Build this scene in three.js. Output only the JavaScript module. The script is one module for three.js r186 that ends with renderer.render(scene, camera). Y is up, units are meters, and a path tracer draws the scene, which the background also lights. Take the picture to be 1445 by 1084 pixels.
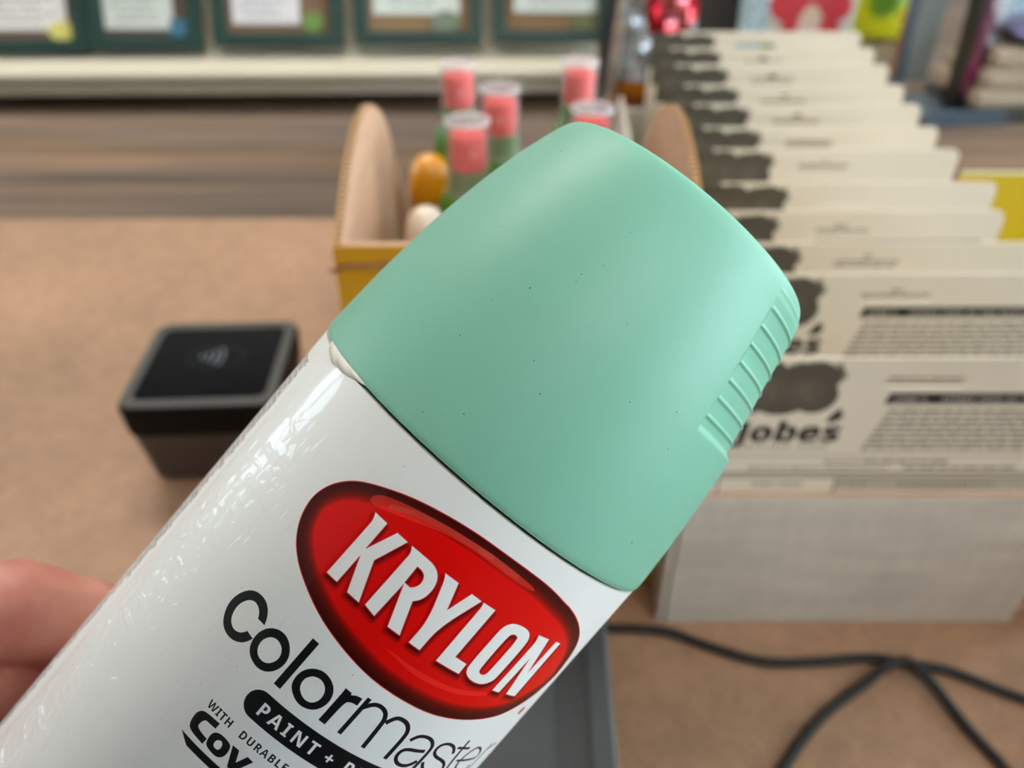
import * as THREE from 'three';
import { RoundedBoxGeometry } from 'three/addons/geometries/RoundedBoxGeometry.js';
import { mergeGeometries } from 'three/addons/utils/BufferGeometryUtils.js';
import { RectAreaLightUniformsLib } from 'three/addons/lights/RectAreaLightUniformsLib.js';

// ------------------------------------------------------------------ camera, sky, lights, exposure
const scene = new THREE.Scene();
const camera = new THREE.PerspectiveCamera(50.47, 1445 / 1084, 0.01, 60);
camera.position.set(0, 0.30, 0);
camera.lookAt(0, 0.30 - 0.6018, -0.7986);
camera.focus = 0.108;
camera.userData.fStop = 15;
const renderer = new THREE.WebGLRenderer();
renderer.toneMapping = THREE.LinearToneMapping;
renderer.toneMappingExposure = 1.32;
renderer.shadowMap.enabled = true;
RectAreaLightUniformsLib.init();
scene.background = new THREE.Color(0.76, 0.91, 1.0);      // overcast daylight outside the shop windows
scene.backgroundIntensity = 7.3;
const LAMP_POWER = 4.5;

// ------------------------------------------------------------------ helpers
function rng(seed) { let s = seed | 0; return () => { s = (s + 0x6d2b79f5) | 0; let t = Math.imul(s ^ (s >>> 15), 1 | s); t = (t + Math.imul(t ^ (t >>> 7), 61 | t)) ^ t; return ((t ^ (t >>> 14)) >>> 0) / 4294967296; }; }
const V = (x, y, z) => new THREE.Vector3(x, y, z);
const clamp = (x, a = 0, b = 1) => Math.min(b, Math.max(a, x));
const mix = (a, b, t) => a + (b - a) * t;
const sstep = (a, b, x) => { const t = clamp((x - a) / (b - a)); return t * t * (3 - 2 * t); };
// tileable value noise, period p in both directions
function noiseMaker(seed) {
  const r = rng(seed), T = new Float32Array(65536); for (let i = 0; i < 65536; i++) T[i] = r();
  const h = (x, y) => T[((x * 73 + y * 4099 + x * y * 31) & 65535)];
  return (x, y, px, py = px) => {
    const x0 = Math.floor(x), y0 = Math.floor(y), fx = x - x0, fy = y - y0, m = (a, p) => ((a % p) + p) % p;
    const u = fx * fx * (3 - 2 * fx), v = fy * fy * (3 - 2 * fy), xa = m(x0, px), xb = m(x0 + 1, px), ya = m(y0, py), yb = m(y0 + 1, py);
    return mix(mix(h(xa, ya), h(xb, ya), u), mix(h(xa, yb), h(xb, yb), u), v);
  };
}
function dataTex(w, h, fn, srgb = true) {
  const d = new Uint8Array(w * h * 4);
  for (let y = 0; y < h; y++) for (let x = 0; x < w; x++) { const c = fn(x / w, y / h), k = (y * w + x) * 4; for (let i = 0; i < 3; i++) d[k + i] = clamp(c[i], 0, 255); d[k + 3] = 255; }
  const t = new THREE.DataTexture(d, w, h); t.magFilter = THREE.LinearFilter; t.minFilter = THREE.LinearMipmapLinearFilter; t.wrapS = t.wrapT = THREE.RepeatWrapping;
  if (srgb) t.colorSpace = THREE.SRGBColorSpace; t.needsUpdate = true; return t;
}
function canvasTex(w, h, draw) {
  const c = document.createElement('canvas'); c.width = w; c.height = h; const g = c.getContext('2d'); draw(g, w, h);
  const t = new THREE.CanvasTexture(c); t.colorSpace = THREE.SRGBColorSpace; t.anisotropy = 8; return t;
}
const std = (color, roughness = 0.6, more = {}) => new THREE.MeshStandardMaterial({ color, roughness, ...more });
const phy = (color, roughness = 0.6, more = {}) => new THREE.MeshPhysicalMaterial({ color, roughness, ...more });
function shadows(o) { o.castShadow = true; o.receiveShadow = true; return o; }
const used = {};
function numbered(n) { const k = used[n] = (used[n] ?? -1) + 1; return k ? `${n}_${String(k).padStart(3, '0')}` : n; }
function thing(name, label, category, pos = [0, 0, 0], turn = 0, group) {
  const o = new THREE.Group(); o.name = numbered(name); o.position.set(...pos); o.rotation.y = turn; o.userData = { label, category }; if (group) o.userData.group = group; scene.add(o); return o;
}
function part(name, geo, mat, parent, label) { const m = shadows(new THREE.Mesh(geo, mat)); m.name = name; if (label) m.userData.label = label; parent.add(m); return m; }
function struct(name, geo, mat, label, category) { const m = shadows(new THREE.Mesh(geo, mat)); m.name = name; m.userData = { kind: 'structure', label, category }; scene.add(m); return m; }
// box-projected uv in metres
function uvm(geo, s = 1, ou = 0, ov = 0) {
  const g = geo.index ? geo.toNonIndexed() : geo; if (!g.attributes.normal) g.computeVertexNormals();
  const p = g.attributes.position, n = g.attributes.normal, uv = new Float32Array(p.count * 2);
  for (let i = 0; i < p.count; i++) {
    const ax = Math.abs(n.getX(i)), ay = Math.abs(n.getY(i)), az = Math.abs(n.getZ(i)); let u, v;
    if (ay >= ax && ay >= az) { u = p.getX(i); v = p.getZ(i); } else if (az >= ax) { u = p.getX(i); v = p.getY(i); } else { u = p.getZ(i); v = p.getY(i); }
    uv[2 * i] = u / s + ou; uv[2 * i + 1] = v / s + ov;
  }
  g.setAttribute('uv', new THREE.BufferAttribute(uv, 2)); return g;
}
const box = (w, h, d, x = 0, y = 0, z = 0) => new THREE.BoxGeometry(w, h, d).translate(x, y, z);
const rbox = (w, h, d, r, x = 0, y = 0, z = 0, seg = 3) => new RoundedBoxGeometry(w, h, d, seg, r).translate(x, y, z);
const lathe = (pts, seg = 48) => new THREE.LatheGeometry(pts.map(([r, y]) => new THREE.Vector2(r, y)), seg);
const tube = (pts, r, seg = 40, rs = 10, closed = false) => new THREE.TubeGeometry(new THREE.CatmullRomCurve3(pts, closed), seg, r, rs, closed);
function extrude(shape, depth, bevel = 0, seg = 12) { return new THREE.ExtrudeGeometry(shape, { depth, bevelEnabled: bevel > 0, bevelSize: bevel, bevelThickness: bevel, bevelSegments: 2, curveSegments: seg }); }
function grid(nu, nv, fn) { // fn(u,v) -> [x,y,z]
  const pos = [], uv = [], idx = [];
  for (let j = 0; j <= nv; j++) for (let i = 0; i <= nu; i++) { pos.push(...fn(i / nu, j / nv)); uv.push(i / nu, j / nv); }
  for (let j = 0; j < nv; j++) for (let i = 0; i < nu; i++) { const a = j * (nu + 1) + i, b = a + 1, c = a + nu + 1, d = c + 1; idx.push(a, b, d, a, d, c); }
  const g = new THREE.BufferGeometry(); g.setAttribute('position', new THREE.Float32BufferAttribute(pos, 3)); g.setAttribute('uv', new THREE.Float32BufferAttribute(uv, 2)); g.setIndex(idx); g.computeVertexNormals(); return g;
}

// ------------------------------------------------------------------ surface textures
const nA = noiseMaker(11), nB = noiseMaker(29), nC = noiseMaker(53);
const fbm = (n, u, v, f, o = 4, fy = f) => { let s = 0, a = 0.5, t = 0; for (let i = 0; i < o; i++) { s += a * n(u * f, v * fy, f, fy); t += a; a *= 0.5; f *= 2; fy *= 2; } return s / t; };
const mdfTex = (() => {
  const r = rng(5), fl = [];
  for (let i = 0; i < 1500; i++) fl.push([r(), r(), 0.0015 + 0.004 * r(), 0.3 + 0.7 * r(), r() * 3.14, r() < 0.72 ? -1 : 0.6]);
  const W = 1024, buf = new Float32Array(W * W);
  for (const [u, v, s, q, a, k] of fl) {
    const R = Math.ceil(s * W * 1.6), ca = Math.cos(a), sa = Math.sin(a);
    for (let y = -R; y <= R; y++) for (let x = -R; x <= R; x++) { const e = (x * ca + y * sa) / (s * W * 1.4), f = (-x * sa + y * ca) / (s * W * 0.6), d = e * e + f * f; if (d < 1) { const X = ((Math.round(u * W) + x) % W + W) % W, Y = ((Math.round(v * W) + y) % W + W) % W; buf[Y * W + X] += k * q * (1 - d); } }
  }
  return dataTex(W, W, (u, v) => {
    const a = fbm(nA, u, v, 6, 4) - 0.5, b = fbm(nB, u, v, 60, 3) - 0.5, c = nC(u * 400, v * 400, 400) - 0.5, f = buf[Math.floor(v * W) * W + Math.floor(u * W)];
    const k = 1 + a * 0.22 + b * 0.14 + c * 0.10 + f * 0.17; return [165 * k, 127 * k * (1 - 0.02 * a), 98 * k];
  });
})();
const woodTex = dataTex(1536, 768, (u, v) => {
  const wv = v + (fbm(nA, u, v, 4, 3, 8) - 0.5) * 0.02;
  const g1 = fbm(nB, u, wv, 3, 4, 90) - 0.5, g2 = fbm(nC, u, wv, 8, 2, 260) - 0.5, blot = fbm(nA, u, v, 5, 3, 18) - 0.5, warm = fbm(nC, u, v, 4, 2, 12) - 0.5;
  const k = 1 + g1 * 0.55 + g2 * 0.25 + blot * 0.6; return [116 * k + warm * 36, 94 * k + warm * 18, 75 * k - warm * 10];
});
const kraftTex = dataTex(512, 512, (u, v) => { const a = fbm(nA, u, v, 5, 3) - 0.5, b = fbm(nB, u, v, 14, 3, 120) - 0.5, c = nC(u * 256, v * 256, 256) - 0.5, k = 1 + a * 0.1 + b * 0.14 + c * 0.08; return [205 * k, 164 * k, 132 * k]; });
const whiteBoardTex = dataTex(512, 512, (u, v) => { const b = fbm(nB, u, v, 4, 3, 26) - 0.5, c = fbm(nA, u, v, 90, 2, 12) - 0.5, k = 1 + b * 0.16 + c * 0.06; return [206 * k, 197 * k, 184 * k]; });
const grainTex = dataTex(512, 512, (u, v) => { const k = 128 + (nA(u * 256, v * 256, 256) - 0.5) * 200 * 0.5 + (nB(u * 90, v * 90, 90) - 0.5) * 90; return [k, k, k]; }, false);
const LABEL_SHAPES = {
  oval: [[[-11.26,9.66],[-12.67,11.25],[-13.66,13.05],[-14.09,14.89],[-13.89,16.8],[-13.18,18.68],[-12,20.33],[-10.62,21.57],[-8.5,22.93],[-2.94,25.3],[1.9,26.49],[6.27,27.32],[9.95,27.66],[13.77,27.73],[18.22,27.65],[21.46,27.19],[24.78,26.51],[29.11,25.26],[31.98,24.01],[36,21.06],[37.46,19.58],[39.28,16.76],[37.58,12.54],[35.48,9.92],[32.52,7.8],[28.87,6.03],[24.92,4.86],[24.9,4.96],[20.31,3.93],[15.95,3.58],[10.49,3.51],[6.37,3.64],[1.88,4.21],[-2.96,5.4],[-6.83,7.01],[-9.58,8.43]]],
  hi: [[[-7.51,9.76],[-7.5,8.93],[-6.75,8.06],[-5.36,7.43],[-2.16,6.32],[2.83,5.22],[8.84,4.58],[13.25,4.65],[17.34,5.02],[18.2,5.41],[17.76,5.66],[13.37,5.78],[8.86,5.59],[3.53,6.05],[-0.97,7.7],[-4.1,8.85],[-6.5,9.77]]],
  halftone: [[[-4.94,8.38],[-1.76,6.78],[2.97,5.51],[7.57,5.06],[9.98,4.91],[14.72,5.06]]],
  lo: [[[6.81,23.16],[8.2,22.93],[10.54,23.2],[13.97,23.08],[18.15,22.93],[21.49,22.19],[24.24,21.39],[24.58,21.88],[22.12,22.84],[18.79,23.64],[14.96,23.91],[11.7,23.95],[8.86,23.42]]],
  K: [[[-5.8,10.27],[-3.66,10.27],[-3.68,14.74],[-1.84,10.29],[-0.04,10.31],[-1.85,15.05],[0.21,20.56],[-1.82,20.57],[-3.64,15.73],[-3.73,20.5],[-5.57,20.53],[-5.37,11.75],[-5.45,11.06]]],
  R: [[[1.02,20.25],[2.87,20.63],[3.09,14.8],[5.14,20.63],[7.13,20.61],[5.45,15.92],[6.11,15.23],[6.53,13.95],[6.42,12.32],[5.77,11.14],[4.85,10.53],[3.67,10.31],[0.67,10.33],[1.16,11.13],[1.16,11.86]],[[2.96,11.93],[3.91,11.98],[4.52,12.42],[4.82,13.28],[4.59,14.18],[4.03,14.7],[3.04,14.67]]],
  Y: [[[6.34,10.34],[8.57,10.32],[9.81,14.17],[10.98,10.46],[12.77,10.53],[10.58,16.59],[10.56,20.69],[8.69,20.64],[8.74,16.8],[7.07,11.81],[6.73,10.97]]],
  L: [[[13.11,10.52],[15.26,10.51],[15.31,18.87],[17.48,18.97],[17.58,20.72],[13.4,20.68],[13.34,11.67],[13.28,11.01]]],
  O: [[[18.9,10.8],[20.42,10.49],[22.07,10.65],[23.04,11.25],[23.6,12.49],[23.55,18.75],[23.29,19.76],[22.12,20.7],[20.44,20.86],[18.91,20.47],[18.16,19.76],[17.93,18.79],[17.95,13.08],[18.07,11.77]],[[20.27,12.09],[21.09,12.07],[21.59,12.57],[21.51,18.42],[21.37,19.11],[20.86,19.42],[20.19,19.25],[19.84,18.77],[19.81,12.76]]],
  N: [[[24.39,10.59],[26.98,10.61],[28.66,16.74],[28.92,10.57],[30.26,10.64],[30.39,20.93],[27.99,20.85],[26.5,14.33],[26.22,20.91],[24.66,20.9],[24.94,12.02],[24.69,11.27]]],
  c: [[[-12.15,29.82],[-11.02,29.19],[-9.58,29.12],[-8.49,29.65],[-7.77,30.53],[-7.36,31.56],[-8.62,31.61],[-9.05,30.88],[-9.84,30.42],[-10.63,30.39],[-11.43,30.89],[-12.04,32],[-12.14,33.16],[-11.74,34.36],[-11.08,34.95],[-10.2,35.15],[-9.41,34.87],[-8.9,34.33],[-8.67,33.84],[-7.4,33.98],[-7.74,34.87],[-8.39,35.67],[-9.5,36.23],[-10.7,36.34],[-11.8,36.01],[-12.55,35.32],[-13.27,34.07],[-13.45,32.65],[-13.05,31.11]]],
  o1: [[[-6.32,31.01],[-5.17,30.41],[-3.84,30.46],[-2.67,31.28],[-1.94,32.52],[-1.93,34.06],[-2.69,35.52],[-3.93,36.27],[-5.31,36.19],[-6.55,35.63],[-7.24,34.56],[-7.41,33.15],[-7.03,31.91]],[[-5.67,31.92],[-4.66,31.58],[-3.59,31.96],[-3.02,32.81],[-3,33.84],[-3.58,34.82],[-4.49,35.24],[-5.54,35.02],[-6.18,34.23],[-6.32,33.06]]],
  l: [[[-1.29,28.21],[-0.21,28.21],[-0.27,36.24],[-1.36,36.24]]],
  o2: [[[1.31,31.09],[3,30.51],[4.97,31.31],[5.87,33.04],[5.54,34.86],[4.47,35.96],[2.75,36.28],[0.95,35.39],[0.25,34.27],[0.29,32.5]],[[2.13,31.87],[3.28,31.66],[4.46,32.42],[4.77,33.91],[4.09,35.09],[2.92,35.26],[1.56,34.51],[1.24,33.23],[1.57,32.42]]],
  r: [[[6.26,30.6],[7.3,30.68],[7.43,30.98],[8.11,30.56],[8.96,30.51],[9.02,31.69],[8.22,31.71],[7.66,32.03],[7.42,32.74],[7.31,36.27],[6.25,36.25],[6.34,31.2]]],
  m: [[[9.73,29.93],[9.64,36.23]],[[9.81,31.45],[10.55,30.33],[11.59,29.99],[12.67,30.28],[13.25,30.99],[13.5,31.91],[13.64,36.29]],[[13.84,31.71],[14.38,30.51],[15.25,30.11],[16.45,30.29],[17.29,30.96],[17.73,32.2],[17.55,36.36]]],
  a: [[[18.82,32.41],[19.31,31.51],[20.22,31.05],[21.54,31.03],[22.59,31.62],[23.16,32.76],[22.86,36.38]],[[22.35,33.18],[21.45,33.46],[19.43,33.74],[18.78,34.46],[18.81,35.54],[19.66,36.31],[20.88,36.43],[21.93,35.9],[22.47,35]]],
  s: [[[27.8,32.49],[27.23,31.51],[25.88,30.99],[24.69,31.09],[23.92,31.81],[23.96,32.92],[25.05,33.61],[26.64,33.89],[27.95,34.48],[28.43,35.59],[27.28,36.47],[25.25,36.4],[24.06,35.71],[23.59,34.88]]],
  t: [[[28.92,29.77],[28.96,34.98],[29.5,35.92]],[[27.75,31.35],[30.59,31.21]]],
  e: [[[29.96,33.66],[34.96,33.58],[35.2,32.6],[34.29,31.5],[32.88,30.92],[31.72,31.58],[30.92,33.15],[30.92,34.72],[32.1,35.92],[35.43,36.67],[35.06,34.8]]],
  r2: [[[37.01,30.69],[36.02,36.16]]],
  cC: [[[-6.51,45.98],[-5.81,45.47],[-3.33,45.27],[-3.36,46.17],[-5.03,46.29],[-5.39,46.74],[-5.41,47.55],[-5.02,47.87],[-3.36,48.02],[-3.38,48.93],[-5.6,48.8],[-6.24,48.54],[-6.58,47.99],[-6.76,46.76]]],
  cO: [[[-3.01,46.46],[-2.2,46.14],[-0.7,46.24],[-0.18,46.64],[-0,47.89],[-0.38,48.67],[-1.18,48.97],[-2.68,48.79],[-3.16,48.36],[-3.34,47.12]],[[-2.14,47.04],[-1.66,46.77],[-1.22,47.07],[-1.09,47.74],[-1.35,48.15],[-1.99,48.13],[-2.24,47.84],[-2.3,47.37]]],
  cV: [[[-0.15,46.17],[0.93,46.17],[1.61,47.78],[2.34,46.1],[3.34,46.22],[2.19,48.69],[1.57,48.96],[1.07,48.87]]],
  sw: [[[-6.72,49.72],[-5.41,49.84],[1.57,49.37],[0.78,50.06],[-4.82,50.67]]],
};

// ------------------------------------------------------------------ the room
const wallMat = std(0xb8b6b2, 0.9), ceilMat = std(0xcfcfcd, 0.9), floorMat = std(0x6f675e, 0.8), frameWhite = std(0xd9d6cf, 0.5);
const X0 = -2.7, X1 = 2.7, Z0 = -2.3, Z1 = 2.6, FY = -0.92, CY = 1.75, TH = 0.12;
struct('floor', box(X1 - X0 + 0.24, TH, Z1 - Z0 + 0.24, 0, FY - TH / 2, (Z0 + Z1) / 2), floorMat, 'worn grey shop floor below the counter', 'floor');
struct('ceiling', box(X1 - X0 + 0.24, TH, Z1 - Z0 + 0.24, 0, CY + TH / 2, (Z0 + Z1) / 2), ceilMat, 'pale shop ceiling above the counter', 'ceiling');
struct('wall_back', box(X1 - X0 + 0.24, CY - FY, TH, 0, (CY + FY) / 2, Z0 - TH / 2), wallMat, 'greyish beige shop wall behind the shelf', 'wall');
function windowIn(wallName, sideWord, n, along, at, a0, a1, ya, yb, w0, w1) { // a wall with one wide window; along = 'x' or 'z' is the direction the wall runs
  const h = CY - FY, mk = (len, hh, c, y) => along === 'z' ? box(TH, hh, len, at, y, c) : box(len, hh, TH, c, y, at), gs = [];
  for (const [p, q] of [[w0, a0], [a1, w1]]) gs.push(mk(q - p, h, (p + q) / 2, (CY + FY) / 2));
  gs.push(mk(a1 - a0, ya - FY, (a0 + a1) / 2, (ya + FY) / 2), mk(a1 - a0, CY - yb, (a0 + a1) / 2, (CY + yb) / 2));
  struct(wallName, mergeGeometries(gs), wallMat, `greyish beige shop wall with a wide window ${sideWord}`, 'wall');
  const w = new THREE.Group(); w.name = 'window_' + n; w.userData = { kind: 'structure', label: `wide white-framed shop window ${sideWord}`, category: 'window' }; scene.add(w);
  const b = 0.05, bar = (len, hh, c, y) => along === 'z' ? box(b, hh, len, at, y, c) : box(len, hh, b, c, y, at);
  for (const y of [ya + b / 2, yb - b / 2]) part('window_frame', bar(a1 - a0, b, (a0 + a1) / 2, y), frameWhite, w);
  for (const c of [a0 + b / 2, (a0 + a1) / 2, a1 - b / 2]) part('window_frame', bar(b, yb - ya, c, (ya + yb) / 2), frameWhite, w);
  const pane = new THREE.PlaneGeometry(a1 - a0, yb - ya); if (along === 'z') pane.rotateY(Math.PI / 2); pane.translate(along === 'z' ? at : (a0 + a1) / 2, (ya + yb) / 2, along === 'z' ? (a0 + a1) / 2 : at);
  part('pane', pane, phy(0xffffff, 0.0, { transmission: 1, thickness: 0, ior: 1.45 }), w);
}
windowIn('wall_left', 'on the left', 1, 'z', X0 - TH / 2, -1.9, -1.0, 0.45, 1.4, Z0, Z1);
windowIn('wall_right', 'on the right', 2, 'z', X1 + TH / 2, -1.7, 1.9, -0.25, 1.6, Z0, Z1);
struct('wall_front', box(X1 - X0 + 0.24, CY - FY, TH, 0, (CY + FY) / 2, Z1 + TH / 2), wallMat, 'greyish beige shop wall behind the photographer', 'wall');

// ceiling troffers
const lampGlow = new THREE.MeshStandardMaterial({ color: 0xffffff, emissive: new THREE.Color(1.0, 0.93, 0.82), emissiveIntensity: 4, roughness: 0.6 });
function troffer(x, z, w, d, power, label) {
  const t = thing('ceiling_light', label, 'lamp', [x, CY, z], 0, 'ceiling lights of the shop');
  part('housing', mergeGeometries([box(w + 0.06, 0.05, 0.03, 0, -0.025, d / 2 + 0.015), box(w + 0.06, 0.05, 0.03, 0, -0.025, -d / 2 - 0.015), box(0.03, 0.05, d, w / 2 + 0.015, -0.025, 0), box(0.03, 0.05, d, -w / 2 - 0.015, -0.025, 0)]), frameWhite, t);
  part('diffuser', box(w, 0.01, d, 0, -0.02, 0), lampGlow, t);
  const l = new THREE.RectAreaLight(new THREE.Color(1.0, 0.95, 0.88), power, w, d); l.name = 'lamp_light'; l.position.set(0, -0.045, 0); l.rotation.x = -Math.PI / 2; t.add(l);
}
troffer(-0.55, -1.25, 1.2, 0.6, LAMP_POWER * 1.1, 'warm white ceiling light nearest the back shelf');
troffer(0.5, 0.9, 1.2, 0.6, LAMP_POWER * 0.4, 'warm white ceiling light behind the photographer');

// ------------------------------------------------------------------ counter
const woodMat = [0, 1, 2].map((i) => std([0xffffff, 0xe9e2d8, 0xf4ece2][i], 0.62, { map: woodTex, bumpMap: woodTex, bumpScale: 0.0006 }));
const counter = new THREE.Group(); counter.name = 'counter'; counter.userData = { label: 'weathered plank counter carrying the brown board and the back shelf', category: 'counter' }; scene.add(counter);
{
  const r = rng(3), depth = 0.092, x0 = -1.5, x1 = 1.5; let z = 0.30, k = 0;
  while (z > -1.62) {
    const d = depth - 0.002, g = uvm(rbox(x1 - x0, 0.022, d, 0.0018, 0, 0, 0, 2), 1);
    const uv = g.attributes.uv, ou = r(), ov = r(); for (let i = 0; i < uv.count; i++) { uv.setX(i, uv.getX(i) / 1.1 + ou); uv.setY(i, uv.getY(i) / 0.34 + ov); }
    const m = part('plank', g, woodMat[k % 3], counter); m.position.set(0, -0.0145 - 0.0006 * r(), z - depth / 2); m.rotation.x = (r() - 0.5) * 0.004; z -= depth; k++;
  }
  part('base_cabinet', box(2.9, 0.86, 1.75, 0, -0.4865 + 0.0, -0.66), std(0x5b4a3b, 0.8), counter);
}
const board = part('work_board', uvm(rbox(1.9, 0.003, 0.93, 0.0012, 0, -0.0015, -0.629 + 0.465, 2), 0.5), std(0xffffff, 0.55, { map: mdfTex, bumpMap: mdfTex, bumpScale: 0.00015 }), scene);
board.userData = { label: 'large brown hardboard sheet lying on the plank counter', category: 'board' }; board.rotation.y = 0.004;

// ------------------------------------------------------------------ back shelf with framed seed labels
const cream = std(0xcbc2ad, 0.5, { bumpMap: grainTex, bumpScale: 0.0002 }), taupe = std(0x9b917f, 0.6), darkGreen = std(0x1c3a33, 0.45);
const shelf = thing('display_shelf', 'cream painted shelf ledge running along the back of the counter', 'shelf', [-0.15, 0.009, -0.917], 0.018);
{
  const s = new THREE.Shape(); // plinth profile in (z, y), ledge 7 cm deep
  s.moveTo(0, 0.004); s.lineTo(0, 0.009); s.quadraticCurveTo(-0.004, 0.016, 0.001, 0.020); s.lineTo(0.001, 0.0215); s.lineTo(-0.10, 0.0215); s.lineTo(-0.10, 0.004);
  part('plinth', extrude(s, 1.75).rotateY(-Math.PI / 2).translate(0.25, 0, 0), taupe, shelf);
  part('ledge', rbox(1.75, 0.007, 0.10, 0.002, 0.25 - 0.875, 0.0245, -0.045), cream, shelf);
  const p = part('back_panel', box(1.75, 0.34, 0.012, 0.25 - 0.875, 0.17, 0), cream, shelf); p.position.set(0, 0.026, -0.088); p.rotation.x = -0.42;
  part('toe_board', box(1.75, 0.018, 0.03, 0.25 - 0.875, -0.003, -0.085), taupe, shelf);
}
const frameSpots = [[-0.639, -0.502, 0.0305, 0x6f5a4e, 0xdfdbd6, [80, 117, 25, 62], [-20, 105, 45], 0xd9cf72, 73], [-0.497, -0.367, 0.034, 0x5f4f45, 0xc9cec6, [248, 275, 24, 54], [155, 252, 45], 0x3f7795, 69], [-0.351, -0.200, 0.037, 0x7d6048, 0xdcd8da, [432, 462, 14, 45], [335, 428, 38], 0x6d8f45, 65], [-0.185, -0.036, 0.0385, 0x8f7250, 0xd2d8d0, [610, 650, 10, 48], [530, 650, 22], 0x75806a, 61], [-0.022, 0.117, 0.0395, 0x8a6c48, 0xd2d8d0, [805, 840, 15, 42], [725, 845, 20], 0x6b6a42, 60]];
const frameWords = ['yellow picture sticker', 'blue picture sticker', 'bright green leaf sticker', 'grey-green plant sticker', 'olive brown sticker'];
frameSpots.forEach(([x0, x1, y0, matC, cardC, st, cd, stC, yb], i) => {
  const w = (x1 - x0) * 0.96, cx = (x0 + x1) / 2, h = 0.17, bw = 0.0135;
  const t = thing('framed_label', `dark green frame with a white card and a ${frameWords[i]}`, 'frame', [cx * 0.96, y0 * 0.96 + 0.012, -0.979 - (i - 2) * 0.0023], 0.018, 'green framed labels on the back shelf'); t.rotation.x = -0.42;
  const s = new THREE.Shape(); s.moveTo(-w / 2, 0); s.lineTo(w / 2, 0); s.lineTo(w / 2, h); s.lineTo(-w / 2, h); s.closePath();
  const hole = new THREE.Path(); hole.moveTo(-w / 2 + bw, bw * 0.8); hole.lineTo(-w / 2 + bw, h - bw); hole.lineTo(w / 2 - bw, h - bw); hole.lineTo(w / 2 - bw, bw * 0.8); hole.closePath(); s.holes.push(hole);
  part('frame', extrude(s, 0.012, 0.001), darkGreen, t);
  part('mat_board', box(w - 0.004, h - 0.004, 0.004, 0, h / 2, 0.003), std(matC, 0.8, { bumpMap: kraftTex, bumpScale: 0.0002 }), t);
  const L = (px) => ((px - 722.5) * 0.000849 - cx) * 0.96, B = (py) => Math.max(0.012, (yb - py) * 0.00067), r = rng(40 + i);
  const cw = Math.min(L(cd[1]), w / 2 - bw - 0.003) - Math.max(L(cd[0]), -w / 2 + bw + 0.003), ccx = (Math.min(L(cd[1]), w / 2 - bw - 0.003) + Math.max(L(cd[0]), -w / 2 + bw + 0.003)) / 2, cb = B(cd[2]) + 0.004, ch = 0.075;
  const tex = canvasTex(256, 192, (g, W, H) => {
    g.fillStyle = '#' + new THREE.Color(cardC).getHexString(); g.fillRect(0, 0, W, H); g.fillStyle = 'rgba(95,92,92,0.42)';
    for (let k = 0; k < 8; k++) { let x = 20 + r() * 40; const y = 18 + k * 21; while (x < W - 40 - r() * 50) { const ww = 8 + r() * 26; g.fillRect(x, y, ww, 7 + r() * 3); x += ww + 6; } }
  });
  part('printed_card', box(cw, ch, 0.0012, ccx, cb + ch / 2, 0.0058), std(0xffffff, 0.6, { map: tex }), t);
  const sx0 = L(st[0]), sx1 = Math.min(L(st[1]), w / 2 - bw + 0.002), sy0 = B(st[3]), sy1 = B(st[2]), sw = sx1 - sx0, sh = sy1 - sy0;
  const sp = new THREE.Shape(), n = 9; for (let k = 0; k < n; k++) { const a = k / n * 6.283, rr = 0.42 + 0.12 * r(), px = Math.cos(a) * rr * sw * 1.1, py = Math.sin(a) * rr * sh * 1.1; k ? sp.lineTo(px, py) : sp.moveTo(px, py); } sp.closePath();
  part('picture_sticker', extrude(i === 1 ? (() => { const q = new THREE.Shape(); q.moveTo(-sw / 2, -sh / 2); q.lineTo(sw / 2, -sh / 2); q.lineTo(sw / 2, sh / 2); q.lineTo(-sw / 2, sh / 2); return q; })() : sp, 0.001).translate((sx0 + sx1) / 2, (sy0 + sy1) / 2, 0.0068), std(stC, 0.6), t);
});

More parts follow.
